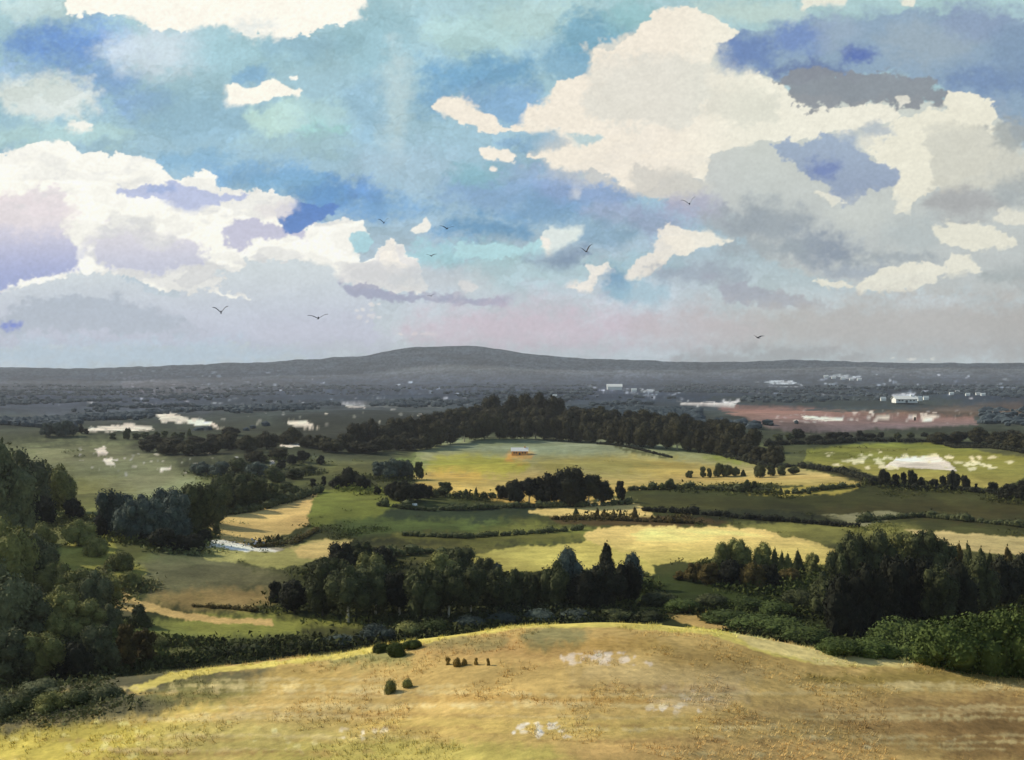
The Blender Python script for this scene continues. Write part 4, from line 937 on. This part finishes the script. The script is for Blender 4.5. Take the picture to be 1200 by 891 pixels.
# rough undergrowth over the valley floor: thicker round the groves, broken up elsewhere
spots = [tuple(o.location) for o in COL.objects if o.type == 'EMPTY' and o.location.y < 900]
sx_ = np.array([p[0] for p in spots]); sy_ = np.array([p[1] for p in spots])
NU = 60000
ud = 1 / rng.uniform(1 / 1000, 1 / 225, NU); ux = rng.uniform(-.45, .45, NU) * ud
dens = fbm(ux / 26, ud / 40, 151, 4)
prox = np.zeros(NU)
for a_, b_ in zip(sx_, sy_): prox = np.maximum(prox, np.exp(-(((ux - a_) / 9) ** 2 + ((ud - b_) / 16) ** 2)))
qx = U0 + F * ux / ud; qz = height(ux, ud); qy_ = V0 + (CAM_H - qz) * F / ud
ri = np.clip(np.searchsorted(rows, ud) - 1, 0, NR - 1); ci = np.clip(np.searchsorted(cols, ux / ud), 0, NC - 1)
under = landC[ri * NC + ci]
bright = under.mean(1) > .16
keep = (dens * .8 + .55 * prox + rng.normal(0, .08, NU) > .37) & ~((qx > 150) & (qx < 430) & (qy_ > 695) & (qy_ < 752) & (rng.random(NU) < .93)) & (~bright | (rng.random(NU) < .02))
ux, ud, qz, prox, under = ux[keep], ud[keep], qz[keep], prox[keep], under[keep]
nn_ = 3000                                            # scrub creeping over the left end of the near hill
d2 = rng.uniform(84, 190, nn_); x2 = rng.uniform(-.47, -.275, nn_) * d2; z2 = height(x2, d2)
p2 = V0 + (CAM_H - z2) * F / d2; q2 = U0 + F * x2 / d2
k2 = (p2 < 846 + 18 * fbm(x2 / 6, d2 / 6, 171, 3) * 2 - .10 * np.maximum(q2, 0)) & (fbm(x2 / 5, d2 / 7, 172, 3) > -.08)
x2, d2, z2 = x2[k2], d2[k2], z2[k2]
ux, ud, qz = np.concatenate([ux, x2]), np.concatenate([ud, d2]), np.concatenate([qz, z2])
prox = np.concatenate([prox, np.full(len(x2), -.2)]); under = np.concatenate([under, np.repeat(lin((104, 102, 66))[None, :], len(x2), 0)])
NL = 26
nU = len(ux); ss = rng.uniform(.5, 1.3, nU) * (1 + .9 * prox) * (.7 + ud / 900)
ctr = np.stack([ux, ud, qz + ss * .25], 1)[:, None, :] + rng.normal(0, 1, (nU, NL, 3)) * (ss[:, None, None] * np.array([1.1, .9, .33]))
ls = (ss[:, None] * rng.uniform(.16, .42, (nU, NL)))[..., None]
ta = rng.normal(0, 1, (nU, NL, 3)); tb = rng.normal(0, 1, (nU, NL, 3)); ta /= np.linalg.norm(ta, axis=2, keepdims=True); tb /= np.linalg.norm(tb, axis=2, keepdims=True)
TV = np.stack([ctr + ta * ls, ctr + tb * ls, ctr - (ta + tb) * .6 * ls], 2).reshape(-1, 3)
TQ = np.arange(len(TV)).reshape(-1, 3)
mx = (rng.random(nU) * .45)[:, None]
uc = under * (1 - mx) * rng.uniform(.9, 1.35, (nU, 1)) + lin((104, 106, 58))[None, :] * mx
uo = np_mesh('undergrowth', TV, TQ, np.clip(np.repeat(uc, NL * 3, 0), .008, .35), gm, False)
tag(uo, 'low olive scrub and rough growth across the valley meadows', 'undergrowth', kind='stuff')
NT = 24000
gy = rng.uniform(74, 136, NT); gx = rng.uniform(-.43, .43, NT) * gy
dens = fbm(gx / 5, gy / 7, 91, 3)
keep = dens > .02; gx, gy = gx[keep], gy[keep]; NT = len(gx)
gz = height(gx, gy) + fbm(gx / 6, gy / 6, 61, 3) * .25
nb = 5
ri = np.clip(np.searchsorted(rows, gy) - 1, 0, NR - 1); ci = np.clip(np.searchsorted(cols, gx / gy), 0, NC - 1)
gc = landC[ri * NC + ci]
ang = rng.uniform(0, 6.28, (NT, nb)); hh = rng.uniform(.08, .26, (NT, nb)) * rng.choice([.6, 1, 1, 1.5], (NT, 1)); ww = rng.uniform(.015, .04, (NT, nb)); lean = rng.uniform(.05, .35, (NT, nb))
bx_ = gx[:, None] + np.cos(ang) * .12; by_ = gy[:, None] + np.sin(ang) * .12
v0 = np.stack([bx_ - np.sin(ang) * ww, by_ + np.cos(ang) * ww, np.broadcast_to(gz[:, None] - .05, ang.shape)], -1)
v1 = np.stack([bx_ + np.sin(ang) * ww, by_ - np.cos(ang) * ww, np.broadcast_to(gz[:, None] - .05, ang.shape)], -1)
v2 = np.stack([bx_ + np.cos(ang) * lean, by_ + np.sin(ang) * lean, gz[:, None] + hh], -1)
GV = np.stack([v0, v1, v2], 2).reshape(-1, 3); GQ = np.arange(len(GV)).reshape(-1, 3)
gcol = np.repeat(gc * rng.uniform(1.1, 1.5, (NT, 1)), nb * 3, 0)
go = np_mesh('dry_grass', GV, GQ, np.clip(gcol, 0, .8), gm, False)
tag(go, 'tufts of dry ochre grass over the near hill', 'grass', kind='stuff')

# ------------------------------------------------------------------ houses
def plain_mat(name, c, rough=.8, var=.15):
    m, nt, b = new_mat(name)
    n = nt.nodes.new('ShaderNodeTexNoise'); n.inputs['Scale'].default_value = .8; n.inputs['Detail'].default_value = 4
    cr = nt.nodes.new('ShaderNodeValToRGB'); cr.color_ramp.elements[0].color = (*(lin(c) * (1 - var)), 1); cr.color_ramp.elements[1].color = (*np.clip(lin(c) * (1 + var), 0, .9), 1)
    g = nt.nodes.new('ShaderNodeNewGeometry'); nt.links.new(g.outputs['Position'], n.inputs['Vector'])
    nt.links.new(n.outputs[0], cr.inputs[0]); nt.links.new(cr.outputs[0], b.inputs['Base Color']); b.inputs['Roughness'].default_value = rough
    return m
WALLW = plain_mat('limewash', (236, 230, 214)); WALLO = plain_mat('ochre_render', (226, 164, 84)); ROOFW = plain_mat('pale_roof', (240, 232, 212)); ROOFG = plain_mat('grey_roof', (196, 190, 178)); DARK = plain_mat('dark_glass', (58, 60, 58), .4)

def box(name, x0, x1, y0, y1, z0, z1, mat, parent):
    v = [(x, y, z) for z in (z0, z1) for y in (y0, y1) for x in (x0, x1)]
    f = [(0, 2, 3, 1), (4, 5, 7, 6), (0, 1, 5, 4), (1, 3, 7, 5), (3, 2, 6, 7), (2, 0, 4, 6)]
    return mesh_obj(name, v, f, mat, parent)
def house(px, py, wpx, hpx, label, name='farmhouse', wall=WALLW, roof=ROOFW, group=None, rz=0., cat='house', detail=True):
    p = ground_at(px, py); s = p.y / F; W = wpx * s; H = hpx * s; D = W * .5
    r = bpy.data.objects.new(name, None); COL.objects.link(r); r.location = p - Vector((0, 0, .4)); r.rotation_euler.z = rz
    tag(r, label, cat, group)
    e = H * .62
    v = [(-W/2, -D/2, 0), (W/2, -D/2, 0), (W/2, D/2, 0), (-W/2, D/2, 0), (-W/2, -D/2, e), (W/2, -D/2, e), (W/2, D/2, e), (-W/2, D/2, e), (-W/2, 0, H*.95), (W/2, 0, H*.95)]
    mesh_obj('wall', v, [(0, 1, 5, 4), (2, 3, 7, 6), (1, 2, 6, 9, 5), (3, 0, 4, 8, 7)], wall, r)
    o_ = .04 * W; t = .03 * H
    rv = [(-W/2-o_, -D/2-o_, e-.06*H), (W/2+o_, -D/2-o_, e-.06*H), (W/2+o_, 0, H), (-W/2-o_, 0, H), (W/2+o_, D/2+o_, e-.06*H), (-W/2-o_, D/2+o_, e-.06*H)]
    rv += [(a, b_, c - t - .02) for a, b_, c in rv]
    rf = mesh_obj('roof', rv, [(0, 1, 2, 3), (3, 2, 4, 5), (7, 6, 9, 8), (8, 9, 11, 10), (0, 6, 7, 1), (5, 4, 10, 11), (1, 7, 8, 2), (2, 8, 10, 4), (0, 3, 9, 6), (3, 5, 11, 9)], roof, r)
    if detail:
        box('chimney', W*.28, W*.36, -D*.06, D*.08, H*.85, H*1.18, wall, rf)
        box('door', -W*.06, W*.05, -D/2-.12, -D/2-.01, .4, e*.62, DARK, r)
        for k in (-.34, -.2, .18, .34): box('window', W*(k-.045), W*(k+.045), -D/2-.1, -D/2-.01, e*.42, e*.72, DARK, r)
    return r
house(609, 533, 19, 9, 'small ochre farmhouse with pale roof on the yellow slope', wall=WALLO)
house(1060, 472, 26, 8, 'long white farm building, largest on the far right plain', name='barn', cat='barn', rz=.1)
house(1035, 470, 6, 5, 'small white house left of the long white farm building', group='far houses', detail=False)
house(1078, 470, 5, 6, 'tall narrow white house touching the right end of the long white farm building', group='far houses', detail=False)
house(1085, 469, 6, 5, 'small white house standing clear to the right of the long farm building', group='far houses', detail=False)
fh = [(1115, 463), (1122, 461), (1134, 464), (1146, 463), (1152, 464)]
for i, (x, y) in enumerate(fh):
    house(x, y, 5, 3.5, f"tiny white house, {'leftmost' if i == 0 else ('rightmost' if i == 4 else ORD[i] + ' from left')} in the far right hamlet", group='far right hamlet', detail=False, roof=ROOFG if i % 2 else ROOFW)
for i, (x, y) in enumerate([(968, 443), (977, 444), (988, 445), (998, 446), (1007, 446)]):
    house(x, y, 5, 3, f"tiny pale building, {'leftmost' if i == 0 else ('rightmost' if i == 4 else ORD[i] + ' from left')} in the line near the skyline", group='buildings near the skyline', detail=False)
house(720, 457, 17, 7, 'white farm building behind the long dark wood', name='barn', cat='barn', detail=False)
house(743, 459, 6, 4, 'small white house right of the white farm building behind the wood', detail=False)
house(650, 466, 5, 4, 'small white house just above the left half of the long wood', detail=False)
house(523, 508, 5, 5, 'small white cottage against the left end of the long dark wood', name='cottage', cat='cottage', detail=False)
house(485, 596, 7, 7, 'tiny cream hut on the green below the black clump', name='hut', cat='hut', detail=False, wall=plain_mat('cream', (220, 206, 160)), rz=.3)

# ------------------------------------------------------------------ birds
bmat = plain_mat('plumage', (30, 32, 38), .8)
def bird_parts():
    rings = [(-.26, .005, 0), (-.2, .03, .0), (-.1, .055, 0), (.02, .075, 0), (.12, .06, .01), (.19, .045, .025), (.25, .042, .03), (.30, .022, .025), (.35, .004, .018)]
    V, Fc = [], []; n = 8
    for y, R, z in rings:
        for k in range(n):
            a = 2 * math.pi * k / n; V.append((math.cos(a) * R, y, z + math.sin(a) * R * .85))
    for i in range(len(rings) - 1):
        for k in range(n): Fc.append((i*n+k, i*n+(k+1) % n, (i+1)*n+(k+1) % n, (i+1)*n+k))
    b = len(V); V += [(-.02, -.2, .01), (.02, -.2, .01), (.09, -.42, 0), (0, -.44, .0), (-.09, -.42, 0), (0, -.3, -.012)]
    Fc += [(b, b+1, b+2, b+3, b+4), (b, b+4, b+5), (b+4, b+3, b+5), (b+3, b+2, b+5), (b+2, b+1, b+5)]
    body = bpy.data.meshes.new('body'); body.from_pydata(V, [], Fc); body.update(); body.materials.append(bmat)
    def wing(s, up):
        st = [(.04, .10, -.10, 0), (.22, .15, -.13, .10 * up), (.42, .13, -.11, .20 * up), (.60, .04, -.14, .25 * up), (.74, -.10, -.2, .27 * up)]
        V, Fc = [], []
        for x, yf, yb, z in st:
            V += [(s*x, yf, z), (s*x, (yf+yb)/2, z + .02), (s*x, yb, z), (s*x, (yf+yb)/2, z - .012)]
        for i in range(len(st) - 1):
            for k in range(4): Fc.append((i*4+k, i*4+(k+1) % 4, (i+1)*4+(k+1) % 4, (i+1)*4+k))
        Fc += [(0, 1, 2, 3), tuple(len(V) - 4 + k for k in range(4))]
        me = bpy.data.meshes.new('wing'); me.from_pydata(V, [], Fc); me.update(); me.materials.append(bmat); return me
    return body, wing
BODY, WING = bird_parts()
WU = [(WING(-1, u), WING(1, u)) for u in (1.0, 2.2)]
birds = [(450, 261, 9, 1, 'steep-winged dark bird over the blue gap left of centre'), (524, 268, 12, 0, 'dark bird flying right of the small white puff, over the blue'),
         (505, 300, 9, 0, 'dark bird low beneath the small white puff cloud'), (687, 295, 12, 1, 'dark bird against the grey streak right of centre'),
         (808, 239, 12, 1, 'highest dark bird, beneath the big right cloud'), (888, 396, 11, 0, 'lone dark bird low over the right horizon'),
         (373, 373, 17, 0, 'largest dark bird, low over the left horizon'), (259, 366, 13, 1, 'leftmost dark bird, low in the grey cloud'), (505, 347, 6, 0, 'tiny dark bird on the thin grey cloud strip')]
for px, py, wpx, st, lab in birds:
    d = 1.45 * F / wpx * .72
    r = bpy.data.objects.new('bird', None); COL.objects.link(r)
    r.location = ((px - U0) / F * d, d, CAM_H - (py - V0) / F * d)
    r.rotation_euler = (random.uniform(.2, .5), random.uniform(-.35, .35), random.uniform(-.6, .6)); tag(r, lab, 'bird', 'birds in the sky')
    for nm, me in (('body', BODY), ('wing', WU[st][0]), ('wing', WU[st][1])):
        c = bpy.data.objects.new(nm, me); COL.objects.link(c); c.parent = r

# ------------------------------------------------------------------ haze
def haze():
    x0, x1, y0, y1, z0, z1 = -13500, 13500, -700, 12500, -16, 290
    o = box('haze', x0, x1, y0, y1, z0, z1, None, None)
    m = bpy.data.materials.new('haze_air'); m.use_nodes = True; nt = m.node_tree; nt.nodes.clear()
    out = nt.nodes.new('ShaderNodeOutputMaterial'); pv = nt.nodes.new('ShaderNodeVolumePrincipled')
    pv.inputs['Color'].default_value = (.86, .87, .88, 1); pv.inputs['Density'].default_value = HAZE; pv.inputs['Anisotropy'].default_value = .2
    nt.links.new(pv.outputs[0], out.inputs['Volume']); o.data.materials.append(m)
    tag(o, 'thin bluish air over the valley', 'haze', kind='stuff')
HAZE = 4.2e-5
haze()

# ------------------------------------------------------------------ light
SUN_EL, SUN_AZ = math.radians(33), math.radians(-64)      # azimuth from +Y, negative = left
world = bpy.data.worlds.new('World'); scene.world = world; world.use_nodes = True
nt = world.node_tree; bg = nt.nodes['Background']
sk = nt.nodes.new('ShaderNodeTexSky'); sk.sky_type = 'NISHITA'; sk.sun_disc = False; sk.sun_elevation = SUN_EL; sk.sun_rotation = SUN_AZ
nt.links.new(sk.outputs[0], bg.inputs['Color']); bg.inputs['Strength'].default_value = .15
sl = bpy.data.lights.new('sun', 'SUN'); sl.energy = 3.9; sl.angle = math.radians(.53); sl.color = (1, .95, .86)
s_o = bpy.data.objects.new('sun', sl); COL.objects.link(s_o)
d = Vector((math.sin(SUN_AZ) * math.cos(SUN_EL), math.cos(SUN_AZ) * math.cos(SUN_EL), math.sin(SUN_EL)))
s_o.rotation_euler = d.to_track_quat('Z', 'Y').to_euler()

# ------------------------------------------------------------------ camera
cam = bpy.data.cameras.new('camera'); co = bpy.data.objects.new('camera', cam); COL.objects.link(co)
co.location = (0, 0, CAM_H); co.rotation_euler = (math.pi / 2, 0, 0)
cam.sensor_width = 36; cam.lens = 36 * F / 1200; cam.shift_y = -(445.5 - V0) / 1200
cam.clip_start = 1; cam.clip_end = 60000
scene.camera = co
scene.render.resolution_x = 1024; scene.render.resolution_y = 760
vs = scene.view_settings; vs.view_transform = 'Standard'; vs.look = 'None'; vs.exposure = 0; vs.gamma = 1
scene.render.engine = 'CYCLES'
scene.cycles.volume_bounces = 0
scene.cycles.max_bounces = 5
